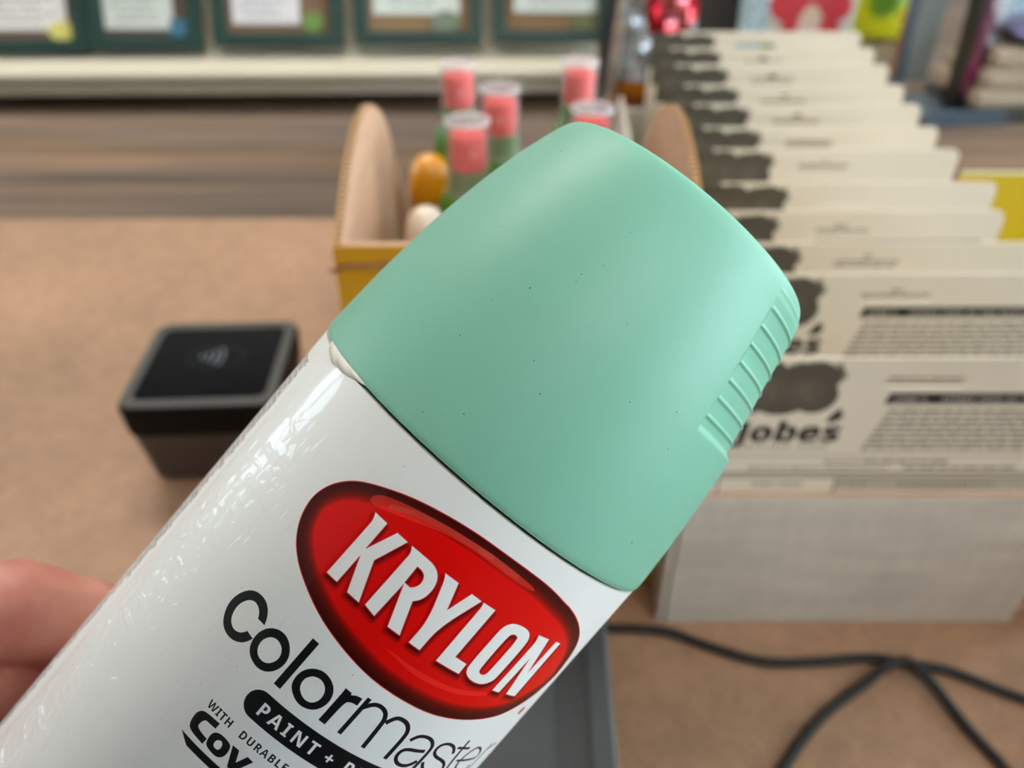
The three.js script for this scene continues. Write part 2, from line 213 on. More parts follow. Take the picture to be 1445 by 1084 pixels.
// ------------------------------------------------------------------ spray can
const LB = { base: V(-0.00439, 0.2080, -0.10319), a: V(0.64781, 0.64005, -0.41313), n: V(-0.05826, 0.58234, 0.81085), e: V(0.75957, -0.50121, 0.41454) };
const CAN_R = 0.033;
const can = thing('spray_can', 'white spray paint can with red oval logo and mint green cap, held in hand', 'spray can');
{ // local axes: x = reading direction, y = up the can, z = towards the front of the label; origin at the bottom of the can
  const CAN_L = 0.145;
  const m = new THREE.Matrix4().makeBasis(LB.e.clone().normalize(), LB.a.clone().normalize(), LB.n.clone().normalize());
  can.quaternion.setFromRotationMatrix(m); can.position.copy(LB.base).addScaledVector(LB.a, -CAN_L);
  const ring = (th, r, y) => [Math.sin(th) * r, y, Math.cos(th) * r];
  // mint cap: outline of revolution with a recessed ribbed thumb grip on the right
  const prof = [[0, 33.1], [0.4, 33.2], [5, 33.0], [13.4, 32.35], [19, 31.75], [24.5, 31.05], [30, 30.1], [34.7, 29.15], [40, 27.85], [44.2, 26.6], [47, 25.65], [48.6, 24.95], [49.4, 24.45], [49.9, 23.8], [50.2, 22.9], [50.4, 21], [50.7, 16], [50.8, 0]];
  const crv = new THREE.CatmullRomCurve3(prof.map(([y, r]) => V(r, y, 0)), false, 'centripetal');
  const NV = 420, NU = 540, pts = crv.getPoints(4000), byLen = []; { let L = 0; const cum = [0]; for (let i = 1; i < pts.length; i++) { L += pts[i].distanceTo(pts[i - 1]); cum.push(L); } let j = 0; for (let k = 0; k <= NV; k++) { const t = L * k / NV; while (j < pts.length - 2 && cum[j + 1] < t) j++; const f = clamp((t - cum[j]) / (cum[j + 1] - cum[j] + 1e-9)); byLen.push(pts[j].clone().lerp(pts[j + 1], f)); } }
  const capPos = (u, v) => {
    const q = byLen[Math.round(v * NV)]; const th = u * 2 * Math.PI - Math.PI; let r = q.x; const y = q.y, deg = th * 180 / Math.PI;
    const side = sstep(40.3, 42.2, deg) * (1 - sstep(108, 110, deg));
    const up = sstep(24.7, 25.6, y) * (1 - sstep(47.8, 49.2, y));
    if (side * up > 0) {
      const lip = 29.75 - (y - 25.5) * 0.187; let cut = Math.min(r, Math.max(lip, r - 1.0));
      for (let k = 0; k < 8; k++) { const d = Math.abs(y - 27.17 - 2.95 * k); if (d < 0.34) cut += 0.26 * (1 - (d / 0.34) ** 2) * sstep(41.2, 43, deg); }
      r = mix(r, Math.min(cut, r + 0.1), side * up);
    }
    return ring(th, r / 1000, CAN_L + y / 1000);
  };
  const capMat = phy(0x7ab59c, 0.46, { bumpMap: grainTex, bumpScale: 0.00001 });
  const capG = grid(NU, NV, capPos); { const uv = capG.attributes.uv; for (let i = 0; i < uv.count; i++) uv.setXY(i, uv.getX(i) * 8, uv.getY(i) * 3); }
  const cap = part('cap', capG, capMat, can, 'mint green plastic cap with a ribbed thumb grip');
  part('cap_rim', lathe([[0.0331, 0.0], [0.0331, 0.0006], [0.0318, 0.0006], [0.0318, -0.0002], [0.0331, 0.0]], 160).translate(0, CAN_L - 0.0001, 0), capMat, cap);
  // specks and scuffs of dirt on the cap
  const r = rng(77), specks = [];
  const onCap = (deg, y, off) => { const rr = (() => { for (let i = 1; i < prof.length; i++) if (prof[i][0] >= y) return mix(prof[i - 1][1], prof[i][1], (y - prof[i - 1][0]) / (prof[i][0] - prof[i - 1][0])); return 20; })(); const th = deg * Math.PI / 180; return V(...ring(th, (rr + off) / 1000, CAN_L + y / 1000)); };
  for (let k = 0; k < 26; k++) { const p = onCap(-70 + 125 * r(), 1 + 46 * r(), 0.0), g = new THREE.IcosahedronGeometry(0.00006 + 0.00007 * r(), 0); g.translate(p.x, p.y, p.z); specks.push(g); }
  part('dirt_specks', mergeGeometries(specks), std(0x3f5a4c, 0.9), cap).userData.kind = 'stuff';
  // metal body below and the printed label
  part('can_body', lathe([[0.030, 0], [0.0325, 0.0005], [0.0326, 0.003], [0.0326, CAN_L - 0.0016], [0.0305, CAN_L - 0.0002], [0.0, CAN_L - 0.0001]], 128), std(0xcfd2d2, 0.3, { metalness: 0.6 }), can);
  part('bottom_rim', new THREE.TorusGeometry(0.0318, 0.0014, 10, 96).rotateX(Math.PI / 2).translate(0, 0.0014, 0), std(0xb8bcbe, 0.3, { metalness: 0.9 }), can);
  const LH = 0.138, SW = Math.PI * CAN_R * 1000; // label: front half 103.7 mm wide
  const printFront = (g, W, H) => {
    const k = W / SW, X = (s) => (s + SW / 2) * k, Y = (t) => t * k;
    g.fillStyle = '#e9eae6'; g.fillRect(0, 0, W, H);
    const q = rng(9);
    for (let i = 0; i < 260; i++) { g.strokeStyle = `rgba(150,150,146,${0.05 + 0.10 * q()})`; g.lineWidth = 0.6 + 1.5 * q(); const x = X(-50 + 46 * q()), y = Y(100 * q()), L = 20 + 120 * q(), a = 1.1 + 1.0 * q(); g.beginPath(); g.moveTo(x, y); g.lineTo(x + Math.cos(a) * L * 0.25, y + Math.sin(a) * L); g.stroke(); }
    for (let i = 0; i < 130; i++) { g.fillStyle = `rgba(70,66,60,${0.25 + 0.5 * q()})`; g.beginPath(); g.arc(X(-46 + 88 * q()), Y(1 + 90 * q()), 0.6 + 1.5 * q() * q(), 0, 7); g.fill(); }
    const path = (P, smooth) => { const n = P.length; const mid = (i) => [(P[i % n][0] + P[(i + 1) % n][0]) / 2, (P[i % n][1] + P[(i + 1) % n][1]) / 2]; const s0 = mid(n - 1); g.moveTo(X(s0[0]), Y(s0[1])); for (let i = 0; i < n; i++) { const e = mid(i), a = P[(i + n - 1) % n], b = P[i], c = P[(i + 1) % n], d = Math.atan2(c[1] - b[1], c[0] - b[0]) - Math.atan2(b[1] - a[1], b[0] - a[0]), turn = Math.abs(Math.atan2(Math.sin(d), Math.cos(d))); if (!smooth && turn > 0.72) { g.lineTo(X(b[0]), Y(b[1])); g.lineTo(X(e[0]), Y(e[1])); } else g.quadraticCurveTo(X(b[0]), Y(b[1]), X(e[0]), Y(e[1])); } g.closePath(); };
    const S = LABEL_SHAPES;
    // red oval, printed with a halftone dark border
    g.save(); g.beginPath(); path(S.oval[0], true); g.clip();
    g.fillStyle = '#e00400'; g.fillRect(0, 0, W, H);
    for (let w = 44; w > 0; w -= 2) { g.strokeStyle = 'rgba(30,0,2,0.10)'; g.lineWidth = w * k * 0.115; g.beginPath(); path(S.oval[0], true); g.stroke(); }
    g.fillStyle = 'rgba(255,70,50,0.55)'; g.beginPath(); path(S.hi[0], true); g.fill(); g.fillStyle = 'rgba(255,60,50,0.5)'; g.beginPath(); path(S.lo[0], true); g.fill();
    { const P = S.halftone[0]; g.fillStyle = 'rgba(255,190,170,0.38)'; for (let i = 0; i < P.length - 1; i++) for (let j = 0; j < 26; j++) for (let m = -2; m <= 2; m++) { const f = j / 26, x = mix(P[i][0], P[i + 1][0], f), y = mix(P[i][1], P[i + 1][1], f) + m * 0.16; g.fillRect(X(x), Y(y), 2, 1.4); } }
    g.restore();
    g.strokeStyle = '#c81414'; g.lineWidth = 0.14 * k; g.beginPath(); path(S.oval[0], true); g.stroke();
    // brand lettering: dark drop print, red key line, white face
    const word = (dx, dy) => { g.beginPath(); for (const n of ['K', 'R', 'Y', 'L', 'O', 'N']) S[n].forEach((P) => { const Q = P.map(([s, t]) => [s + dx, t + dy]); path(Q, n === 'O'); }); };
    g.save(); g.filter = 'none'; for (let i = 5; i >= 0; i--) { word(0.20 - 0.02 * i, 0.42 + 0.04 * i); g.fillStyle = 'rgba(50,0,0,0.16)'; g.fill('evenodd'); g.lineWidth = (0.2 + 0.18 * i) * k; g.lineJoin = 'round'; g.strokeStyle = 'rgba(50,0,0,0.12)'; g.stroke(); } g.restore();
    word(0, 0); g.lineWidth = 0.26 * k; g.lineJoin = 'round'; g.strokeStyle = '#d8202a'; g.stroke(); word(0, 0); g.fillStyle = '#efefea'; g.fill('evenodd');
    // product name
    g.fillStyle = '#101214'; g.strokeStyle = '#101214'; g.lineJoin = 'round'; g.lineCap = 'butt';
    g.beginPath(); path(S.c[0], false); path(S.o1[0], true); path(S.o1[1], true); path(S.l[0], false); path(S.o2[0], true); path(S.o2[1], true); path(S.r[0], false); g.fill('evenodd');
    const stroke = (P, w) => { g.lineWidth = w * k; g.beginPath(); g.moveTo(X(P[0][0]), Y(P[0][1])); if (P.length === 2) g.lineTo(X(P[1][0]), Y(P[1][1])); else { for (let i = 1; i < P.length - 1; i++) { const last = i === P.length - 2, ex = last ? P[i + 1][0] : (P[i][0] + P[i + 1][0]) / 2, ey = last ? P[i + 1][1] : (P[i][1] + P[i + 1][1]) / 2; g.quadraticCurveTo(X(P[i][0]), Y(P[i][1]), X(ex), Y(ey)); } } g.stroke(); };
    S.m.forEach((P) => stroke(P, 0.62)); S.a.forEach((P) => stroke(P, 0.55)); S.s.forEach((P) => stroke(P, 0.5)); S.t.forEach((P) => stroke(P, 0.45)); S.e.forEach((P) => stroke(P, 0.4)); S.r2.forEach((P) => stroke(P, 0.38)); stroke([[36.6, 32.2], [37.6, 31.2], [39.2, 31.0]], 0.38);
    g.fillStyle = '#c02030'; g.beginPath(); g.ellipse(X(37.1), Y(23.9), 0.75 * k, 0.75 * k, 0, 0, 7); g.fill();
    // black pill with reversed lettering
    g.fillStyle = '#101214'; g.beginPath(); g.roundRect(X(-3.05), Y(37.75), 33 * k, 4.1 * k, 2.05 * k); g.fill();
    g.fillStyle = '#eff0ed'; g.font = `bold ${2.75 * k}px sans-serif`; g.textBaseline = 'alphabetic';
    const spaced = (txt, s, t, step) => { let x = X(s); for (const ch of txt) { g.fillText(ch, x, Y(t)); x += g.measureText(ch).width + step * k; } };
    spaced('PAINT', -0.85, 40.92, 0.42); spaced('+', 10.2, 40.92, 0); spaced('PRIMER', 13.25, 40.92, 0.42);
    g.fillStyle = '#101214'; g.font = `bold ${1.62 * k}px sans-serif`; spaced('WITH', -6.3, 44.83, 0.06); spaced('DURABLE', -0.5, 44.83, 0.13);
    g.beginPath(); path(S.cC[0], false); path(S.cO[0], true); path(S.cO[1], true); path(S.cV[0], false); g.fill('evenodd');
    g.font = `bold ${3.7 * k}px sans-serif`; spaced('erMax', 3.45, 48.95, 0.1); g.font = `bold ${1.62 * k}px sans-serif`; spaced('TECHNOLOGY', 11, 52.4, 0.1);
    g.beginPath(); g.moveTo(X(-6.75), Y(49.65)); g.lineTo(X(20), Y(49.65)); g.lineTo(X(20), Y(50.6)); g.lineTo(X(-4.9), Y(50.65)); g.closePath(); g.fill();
    // edge of the small text panel on the left
    g.font = `bold ${1.4 * k}px sans-serif`; const words = ['DANGER', 'EXTREMELY', 'FLAMMABLE', 'LIQUID', 'AND', 'VAPOR', 'CONTENTS', 'UNDER', 'PRESSURE', 'USE', 'ONLY', 'WITH', 'ADEQUATE', 'VENTILATION', 'KEEP', 'OUT', 'OF', 'REACH'];
    g.textAlign = 'right'; for (let i = 0; i < 66; i++) { const t = 5.6 + i * 1.28; g.fillStyle = i === 36 || i === 37 ? '#c0303a' : '#262424'; let x = X(-36.0 - 1.2 * q() - (i > 34 ? 1.4 : 0)); for (let j = 0; j < 4; j++) { const w = words[Math.floor(q() * words.length)]; g.fillText(w, x, Y(t)); x -= g.measureText(w).width + 0.5 * k; } } g.textAlign = 'left';
  };
  const labelTex = canvasTex(2048, 2048, printFront); labelTex.wrapS = labelTex.wrapT = THREE.ClampToEdgeWrapping;
  const labMat = (map) => phy(0xffffff, 0.38, { map, specularIntensity: 0.45 });
  const texH = 2048 / (2048 / SW) / 1000; // metres of label height the texture covers
  const half = (th0, name, map) => { const g = grid(120, 90, (u, v) => ring(th0 - Math.PI / 2 + u * Math.PI, CAN_R - 0.00002, CAN_L - 0.0007 - (1 - v) * LH)); const uv = g.attributes.uv; for (let i = 0; i < uv.count; i++) { const t = (1 - uv.getY(i)) * LH; uv.setY(i, 1 - Math.min(t / texH, 0.999)); } return part(name, g, labMat(map), can); };
  const label = half(0, 'printed_label', labelTex);
  const backTex = canvasTex(512, 512, (g, W, H) => { g.fillStyle = '#e2e3df'; g.fillRect(0, 0, W, H); g.fillStyle = '#6a6866'; const q = rng(4); for (let y = 30; y < 480; y += 7) { let x = 40; while (x < 470) { const w = 6 + 20 * q(); g.fillRect(x, y, w, 3); x += w + 4; } } });
  half(Math.PI, 'printed_label', backTex);
  part('label_edge', lathe([[CAN_R - 0.0002, CAN_L - 0.0012], [CAN_R - 0.00003, CAN_L - 0.0007], [CAN_R - 0.0012, CAN_L - 0.0005]], 160), std(0xc9c8bd, 0.6), can);
  // clear plastic film, wrinkled and lifting, over the left of the label
  const nz = noiseMaker(91);
  const ridge = (x, y) => { const n = nz(x, y, 512) * 2 - 1; return 1 - Math.abs(n); };
  const film = grid(260, 420, (u, v) => {
    const s = -34.2 + 28 * u, t = 0.3 + 100 * (1 - v);
    const wig = (nz(s * 0.25 + 40, t * 0.12, 512) - 0.5) * 3;
    const w = sstep(0, 0.06, u) * (1 - sstep(0.7, 1.0, u)) * sstep(0.0, 0.03, 1 - v);
    const band = Math.exp(-(((s + 23 + (t - 30) * 0.06) / 7) ** 2)) * sstep(5, 22, t);
    let h = 0.05 + 0.07 * w * (nz(s * 0.18, t * 0.10, 512)) + 0.42 * band * Math.pow(ridge((s + wig) * 0.34, t * 0.21), 7) + 0.16 * band * Math.pow(ridge((s - wig) * 0.8 + 100, t * 0.6), 4) + 0.05 * w * Math.pow(ridge(s * 0.35 + 200, t * 0.03), 6);
    return ring(s / 33, CAN_R + h / 1000, CAN_L - 0.0002 - t / 1000);
  });
  part('clear_film', film, phy(0xffffff, 0.04, { transmission: 1, thickness: 0, ior: 1.45, specularIntensity: 0.5 }), can, 'wrinkled clear plastic film on the label');
  // curled white label corner under the cap
  const curl = grid(60, 16, (u, v) => { const s = -33.5 + 15.5 * u, w = Math.sin(Math.min(1, u * 1.06) * Math.PI) ** 0.6 * (1.25 - 0.9 * u), t = 2.1 * w * (1 - v) - 0.1, lift = 0.05 + 0.5 * Math.sin(v * Math.PI * 0.9) * w + 0.12 * Math.sin(u * 23 + v * 5) * w; return ring(s / 33, CAN_R + lift / 1000, CAN_L - t / 1000); });
  part('torn_label_flap', curl, std(0xd8d3c6, 0.5), can, 'lifted torn edge of the label below the cap');
}

// ------------------------------------------------------------------ bottle display box
const kraft = std(0xffffff, 0.85, { map: kraftTex }), yellowPrint = std(0xc68f12, 0.5), kraftEdge = std(0xb08a63, 0.9);
const bbox = thing('display_box', 'yellow cardboard counter display box with tall kraft side fins, holding spray bottles', 'box', [0.003, 0, 0]);
{
  const xl = -0.0625, xr = 0.0625, th = 0.0026, zf = -0.2445, zb = -0.455, fh = 0.1735;
  part('front_wall', uvm(box(xr - xl, fh, th, 0, fh / 2, zf - th / 2), 0.2), kraft, bbox);
  part('front_print', box(xr - xl + 0.0004, fh - 0.0008, 0.0004, 0, fh / 2, zf + 0.0002), yellowPrint, bbox);
  const prof = [[-0.2445, 0.173], [-0.262, 0.1815], [-0.278, 0.1886], [-0.298, 0.194], [-0.316, 0.1945], [-0.333, 0.1906], [-0.350, 0.183], [-0.366, 0.172], [-0.382, 0.153], [-0.395, 0.134], [-0.408, 0.110], [-0.422, 0.089], [-0.436, 0.080], [zb, 0.078]];
  const s = new THREE.Shape(); s.moveTo(-zf, 0.001); s.lineTo(-zf, 0.173); s.splineThru(prof.slice(1).map(([z, h]) => new THREE.Vector2(-z, h))); s.lineTo(-zb, 0.001); s.closePath();
  for (const side of [-1, 1]) {
    const g = uvm(extrude(s, th, 0, 30).rotateY(Math.PI / 2), 0.2); // shape x -> -z, extrusion -> +x
    const x = side < 0 ? xl : xr - th;
    const w = part('side_fin', g, kraft, bbox); w.position.x = x;
    const skin = part('fin_print', extrude(s, 0.0004, 0, 30).rotateY(Math.PI / 2), yellowPrint, w); skin.position.x = side < 0 ? -0.0004 : th;
    // flutes of the corrugated core showing along the cut edge
    const fl = [], c = new THREE.CatmullRomCurve3(prof.slice(0, 9).map(([z, h]) => V(0, h, z))), n = 60;
    for (let k = 0; k < n; k++) { const p = c.getPointAt((k + 0.5) / n), q = c.getTangentAt((k + 0.5) / n), f = new THREE.CylinderGeometry(0.0007, 0.0007, th * 0.9, 6).rotateZ(Math.PI / 2); f.translate(th / 2, p.y + 0.0003, p.z - 0.0001 * q.z); fl.push(f); }
    part('fluting', mergeGeometries(fl), kraftEdge, w).userData.kind = 'stuff';
  }
  part('back_wall', uvm(box(xr - xl, 0.078, th, 0, 0.039, zb), 0.2), kraft, bbox);
  part('bottom', uvm(box(xr - xl - 0.004, 0.002, zf - zb - 0.006, 0, 0.0012, (zf + zb) / 2), 0.2), kraft, bbox);
  const r = rng(21), strip = [], pts = []; for (let k = 0; k <= 26; k++) pts.push(V(-0.0645 + k * 0.0021, 0.1665 + 0.0022 * (k / 26) + 0.0007 * (r() - 0.5) + (k < 3 ? -0.0006 * (3 - k) : 0), zf + 0.0012 + 0.0008 * r()));
  part('torn_flap', tube(pts, 0.0008, 90, 6), std(0xc4a988, 0.9, { map: kraftTex }), bbox, 'torn paper edge along the front');
}
// pump bottles
const greenGlass = phy(0x3f780c, 0.4), coral = phy(0xf5483f, 0.4, {}), clearCap = phy(0xf7f2f5, 0.15, { transmission: 0.86, thickness: 0, ior: 1.45, opacity: 1 });
function sprayBottle() {
  const t = new THREE.Group();
  part('bottle_body', lathe([[0, 0.001], [0.0138, 0.001], [0.0146, 0.003], [0.0146, 0.130], [0.0144, 0.138], [0.0134, 0.1435], [0.0118, 0.1470], [0.0098, 0.1490], [0.0090, 0.1500], [0.0086, 0.1570], [0.0070, 0.1585], [0, 0.1590]], 48), greenGlass, t);
  const pump = part('pump_head', lathe([[0, 0.1586], [0.0076, 0.1586], [0.0077, 0.1600], [0.0077, 0.1735], [0.0072, 0.1745], [0.0050, 0.1749], [0, 0.1747]], 40), coral, t);
  part('nozzle', new THREE.CylinderGeometry(0.0011, 0.0014, 0.0012, 14).rotateX(Math.PI / 2).translate(0, 0.1668, 0.0079), std(0xf79a92, 0.4), pump);
  part('overcap', lathe([[0.0112, 0.1478], [0.0104, 0.1492], [0.0098, 0.1530], [0.0095, 0.1600], [0.0093, 0.1785], [0.0088, 0.1803], [0.0075, 0.1809], [0, 0.1810]], 48), clearCap, t, 'clear plastic overcap');
  part('overcap_lip', new THREE.TorusGeometry(0.0093, 0.00045, 8, 48).rotateX(Math.PI / 2).translate(0, 0.1795, 0), phy(0xffffff, 0.25, { transmission: 0.3, thickness: 0 }), t);
  return t;
}
const bottleProto = sprayBottle();
[[-0.0275, -0.428, 'green spray bottle with coral pump, back left behind two others in the yellow box'], [-0.0058, -0.388, 'green spray bottle with coral pump, second row, between the left and right bottles'], [-0.0191, -0.344, 'green spray bottle with coral pump, nearest the front left of the yellow box'], [0.035, -0.432, 'green spray bottle with coral pump, rearmost on the right of the yellow box'], [0.0355, -0.360, 'green spray bottle half hidden behind the top of the mint cap']].forEach(([x, z, label], i) => {
  const b = bottleProto.clone(); b.name = numbered('spray_bottle'); b.position.set(x, 0.0015, z); b.rotation.y = [0.2, 0.0, 0.35, 0.5, 0][i]; b.userData = { label, category: 'bottle', group: 'green spray bottles in the yellow box' }; scene.add(b);
});
{
  const t = thing('squeeze_bottle', 'small yellow bottle with a domed top and black print, in the yellow box', 'bottle', [-0.0425, 0.0015, -0.4045]);
  part('bottle_body', lathe([[0, 0], [0.0112, 0], [0.0118, 0.002], [0.0118, 0.118], [0.0117, 0.124], [0.0110, 0.130], [0.0092, 0.1358], [0.0060, 0.1394], [0.0025, 0.1407], [0, 0.1409]], 48), phy(0xe59a0c, 0.28, { clearcoat: 0.5 }), t);
  const pt = canvasTex(128, 128, (g) => { g.fillStyle = '#e59a0c'; g.fillRect(0, 0, 128, 128); g.fillStyle = '#5b4a1e'; const r = rng(8); for (let y = 8; y < 124; y += 17) for (let x = 8; x < 112; x += 12 + 8 * r()) g.fillRect(x, y, 7 + 6 * r(), 10); });
  part('print', new THREE.CylinderGeometry(0.0120, 0.0120, 0.017, 48, 1, true, -0.55, 1.5).translate(0, 0.113, 0), std(0xffffff, 0.4, { map: pt }), t);
  const w = thing('white_capped_bottle', 'bottle with a round off-white cap at the front left of the yellow box', 'bottle', [-0.0362, 0.0015, -0.3145]);
  part('bottle_body', lathe([[0, 0], [0.0085, 0], [0.009, 0.002], [0.009, 0.118], [0.0075, 0.128], [0.0065, 0.132], [0, 0.133]], 40), phy(0xd8cdb8, 0.4), w);
  part('cap', lathe([[0.0092, 0.128], [0.0096, 0.136], [0.0094, 0.142], [0.0082, 0.1478], [0.0058, 0.1516], [0.0028, 0.1531], [0, 0.1534]], 40), phy(0xe6d8c4, 0.35, { clearcoat: 0.4 }), w);
}

// ------------------------------------------------------------------ fertilizer spike cards in a carton
const CW = 148, CH = 130;
const printCard = (bar) => canvasTex(bar ? 2048 : 1024, bar ? 1799 : 900, (g, W, H) => {
  const k = W / CW, r = rng(17); g.fillStyle = '#e9ddc9'; g.fillRect(0, 0, W, H);
  for (let i = 0; i < 5000; i++) { g.fillStyle = `rgba(${r() < 0.5 ? '120,105,85' : '255,250,240'},0.05)`; g.fillRect(r() * W, r() * H, 4 + 10 * r(), 2 + 3 * r()); }
  const X = (x) => x * k;
  // printed grey tomato cluster in the upper left
  const blob = (x, y, rx, ry, c) => { g.fillStyle = c; g.beginPath(); g.ellipse(X(x), X(y), rx * k, ry * k, 0, 0, 7); g.fill(); };
  g.fillStyle = '#565045'; g.fillRect(0, X(0), X(9), X(24));
  for (const [x, y, rx, ry] of [[6, 10, 10, 11], [17, 9.5, 9.5, 9], [35, 9.5, 9, 8], [12, 18, 9, 7], [25, 16, 11, 9], [37, 16.5, 8, 7.6], [30, 9, 8, 7]]) blob(x, y, rx, ry, '#565045');
  for (const [x, y, q] of [[9, 12, 7], [20, 14, 7], [33, 15, 7]]) { blob(x, y, q, q * 0.9, '#5f584c'); blob(x - 1, y - 1.5, q * 0.5, q * 0.4, '#686155'); blob(x + 1.6, y + 2, 0.7, 0.6, '#8c8678'); }
  g.strokeStyle = '#565045'; for (let i = 0; i < 60; i++) { const a = -1.7 + 2.2 * r(), x = 41 + 2 * r(), y = 6 + 3 * r(), L = 2 + 4.5 * r(); g.lineWidth = (0.2 + 0.35 * r()) * k; g.beginPath(); g.moveTo(X(x), X(y)); g.lineTo(X(x + Math.cos(a) * L * 0.6), X(y + Math.sin(a) * L)); g.stroke(); }
  for (let i = 0; i < 14; i++) { g.lineWidth = 0.25 * k; const x = 16 + 24 * r(); g.beginPath(); g.moveTo(X(x), X(4)); g.lineTo(X(x + r() - 0.5), X(0.4 + 2 * r())); g.stroke(); }
  // brand
  g.save(); g.fillStyle = '#1d1a16'; g.font = `bold ${12.6 * k}px sans-serif`; g.translate(X(11.4), X(37.4)); g.transform(1.16, 0, -0.10, 1.0, 0, 0); g.fillText('Jobe', 0, 0); const wj = g.measureText('Jobe').width; g.fillText('s', wj + 0.2 * k, 0); g.strokeStyle = '#1d1a16'; g.lineWidth = 0.6 * k; g.strokeText('Jobe', 0, 0); g.strokeText('s', wj + 0.2 * k, 0); g.restore();
  g.fillStyle = '#1d1a16'; for (const [a, L] of [[-1.0, 7.4], [-0.72, 7.0], [-0.42, 5.8]]) { g.save(); g.translate(X(43.6), X(28.2)); g.rotate(a); g.beginPath(); g.ellipse(L * 0.5 * k, 0, L * 0.5 * k, 0.95 * k, 0, 0, 7); g.fill(); g.restore(); }
  const sp = (txt, x, y, size, step, col, bold = true) => { g.fillStyle = col; g.font = `${bold ? 'bold ' : ''}${size * k}px sans-serif`; let p = X(x); for (const ch of txt) { g.fillText(ch, p, X(y)); p += g.measureText(ch).width + step * k; } return p / k; };
  sp('FERTILIZER SPIKES', 12.6, 41.2, 2.5, 0.75, '#4a453d');
  // black headline bar
  if (bar) {
  g.fillStyle = '#1f1c18'; g.beginPath(); g.moveTo(X(63.2), X(15)); g.lineTo(X(141), X(15)); g.lineTo(X(140), X(19.9)); g.lineTo(X(62.0), X(19.9)); g.closePath(); g.fill();
  sp("JOBE'S", 65.5, 18.8, 3.1, 0.35, '#cfc8b8'); sp('SPIKES FEED AT THE ROOTS', 82, 18.8, 3.1, 0.35, '#cfc8b8');
  }
  const text = (x, y, w, n, lh, size) => { for (let i = 0; i < n; i++) { let p = x - i * 0.75, e = x + w - (i === n - 1 ? w * 0.35 : 6 * r()); g.fillStyle = '#837a6c'; while (p < e) { const ww = 2 + 5.5 * r(); g.fillRect(X(p), X(y + i * lh), X(ww), X(size)); g.fillStyle = i % 2 ? '#8a8172' : '#7c7365'; p += ww + 0.8; } } };
  if (bar) text(64.5, 22.4, 78, 8, 2.55, 1.35);
  g.fillStyle = '#8d8576'; g.fillRect(X(3), X(44.3), X(142), X(0.45));
  sp('IMPORTANT:', 47, 48.6, 2.3, 0.1, '#6d6558'); text(62, 46.9, 45, 1, 2.5, 1.4); sp('KEEP OUT OF REACH OF CHILDREN AND PETS', 19, 51.6, 2.3, 0.1, '#6d6558'); text(78, 50, 64, 1, 2.5, 1.4);
  g.fillStyle = '#4f493f'; g.fillRect(X(3), X(53), X(142), X(1.0)); g.strokeStyle = '#4f493f'; g.lineWidth = 0.7 * k; g.strokeRect(X(9), X(55.6), X(135), X(60)); g.beginPath(); g.moveTo(X(54), X(55.6)); g.lineTo(X(53), X(116)); g.stroke();
  g.fillStyle = '#bdb29e'; g.fillRect(X(54.4), X(56), X(89), X(6.2)); sp('DIRECTIONS', 22, 60.4, 3.0, 0.2, '#5a5348'); sp('1. 2. 3.', 56, 60.2, 3.2, 0.1, '#6d6558'); sp('GUARANTEED ANALYSIS', 78, 60.6, 2.9, 0.2, '#5a5348');
  text(12, 65, 38, 14, 3.2, 1.5); text(58, 65, 80, 14, 3.2, 1.5);
});
const cardShape = (() => {
  const w = CW / 1000, h = CH / 1000, r = 0.006, s = new THREE.Shape();
  s.moveTo(-w / 2, 0); s.lineTo(w / 2, 0); s.lineTo(w / 2, h - r); s.quadraticCurveTo(w / 2, h, w / 2 - r, h); s.lineTo(-w / 2 + r, h); s.quadraticCurveTo(-w / 2, h, -w / 2, h - r); s.closePath();
  const o = new THREE.Path(), cy = h - 0.0101, hw = 0.0143, hh = 0.0022; o.moveTo(-hw + hh, cy - hh); o.quadraticCurveTo(-hw, cy - hh, -hw, cy); o.quadraticCurveTo(-hw, cy + hh, -hw + hh, cy + hh);
  o.lineTo(-0.0034, cy + hh); o.quadraticCurveTo(-0.0028, cy + 0.0044, 0, cy + 0.0044); o.quadraticCurveTo(0.0028, cy + 0.0044, 0.0034, cy + hh); o.lineTo(hw - hh, cy + hh); o.quadraticCurveTo(hw, cy + hh, hw, cy); o.quadraticCurveTo(hw, cy - hh, hw - hh, cy - hh); o.closePath(); s.holes.push(o); return s;
})();
const cardG = new THREE.ExtrudeGeometry(cardShape, { depth: 0.0008, bevelEnabled: false, curveSegments: 10 });
{ const p = cardG.attributes.position, uv = cardG.attributes.uv; for (let i = 0; i < p.count; i++) uv.setXY(i, clamp(p.getX(i) / (CW / 1000) + 0.5, 0.002, 0.998), clamp(p.getY(i) / (CH / 1000), 0.002, 0.998)); }
const cardMat = std(0xffffff, 0.5, { map: printCard(true) }), cardPlain = std(0xffffff, 0.5, { map: printCard(false) }), blister = std(0xb7a68c, 0.5), pouchG = (drop) => rbox(0.118, 0.092 + drop, 0.015, 0.005, 0, 0.046 - drop / 2, -0.0078);
const packProto = new THREE.Group(); part('header_card', cardG, cardMat, packProto);
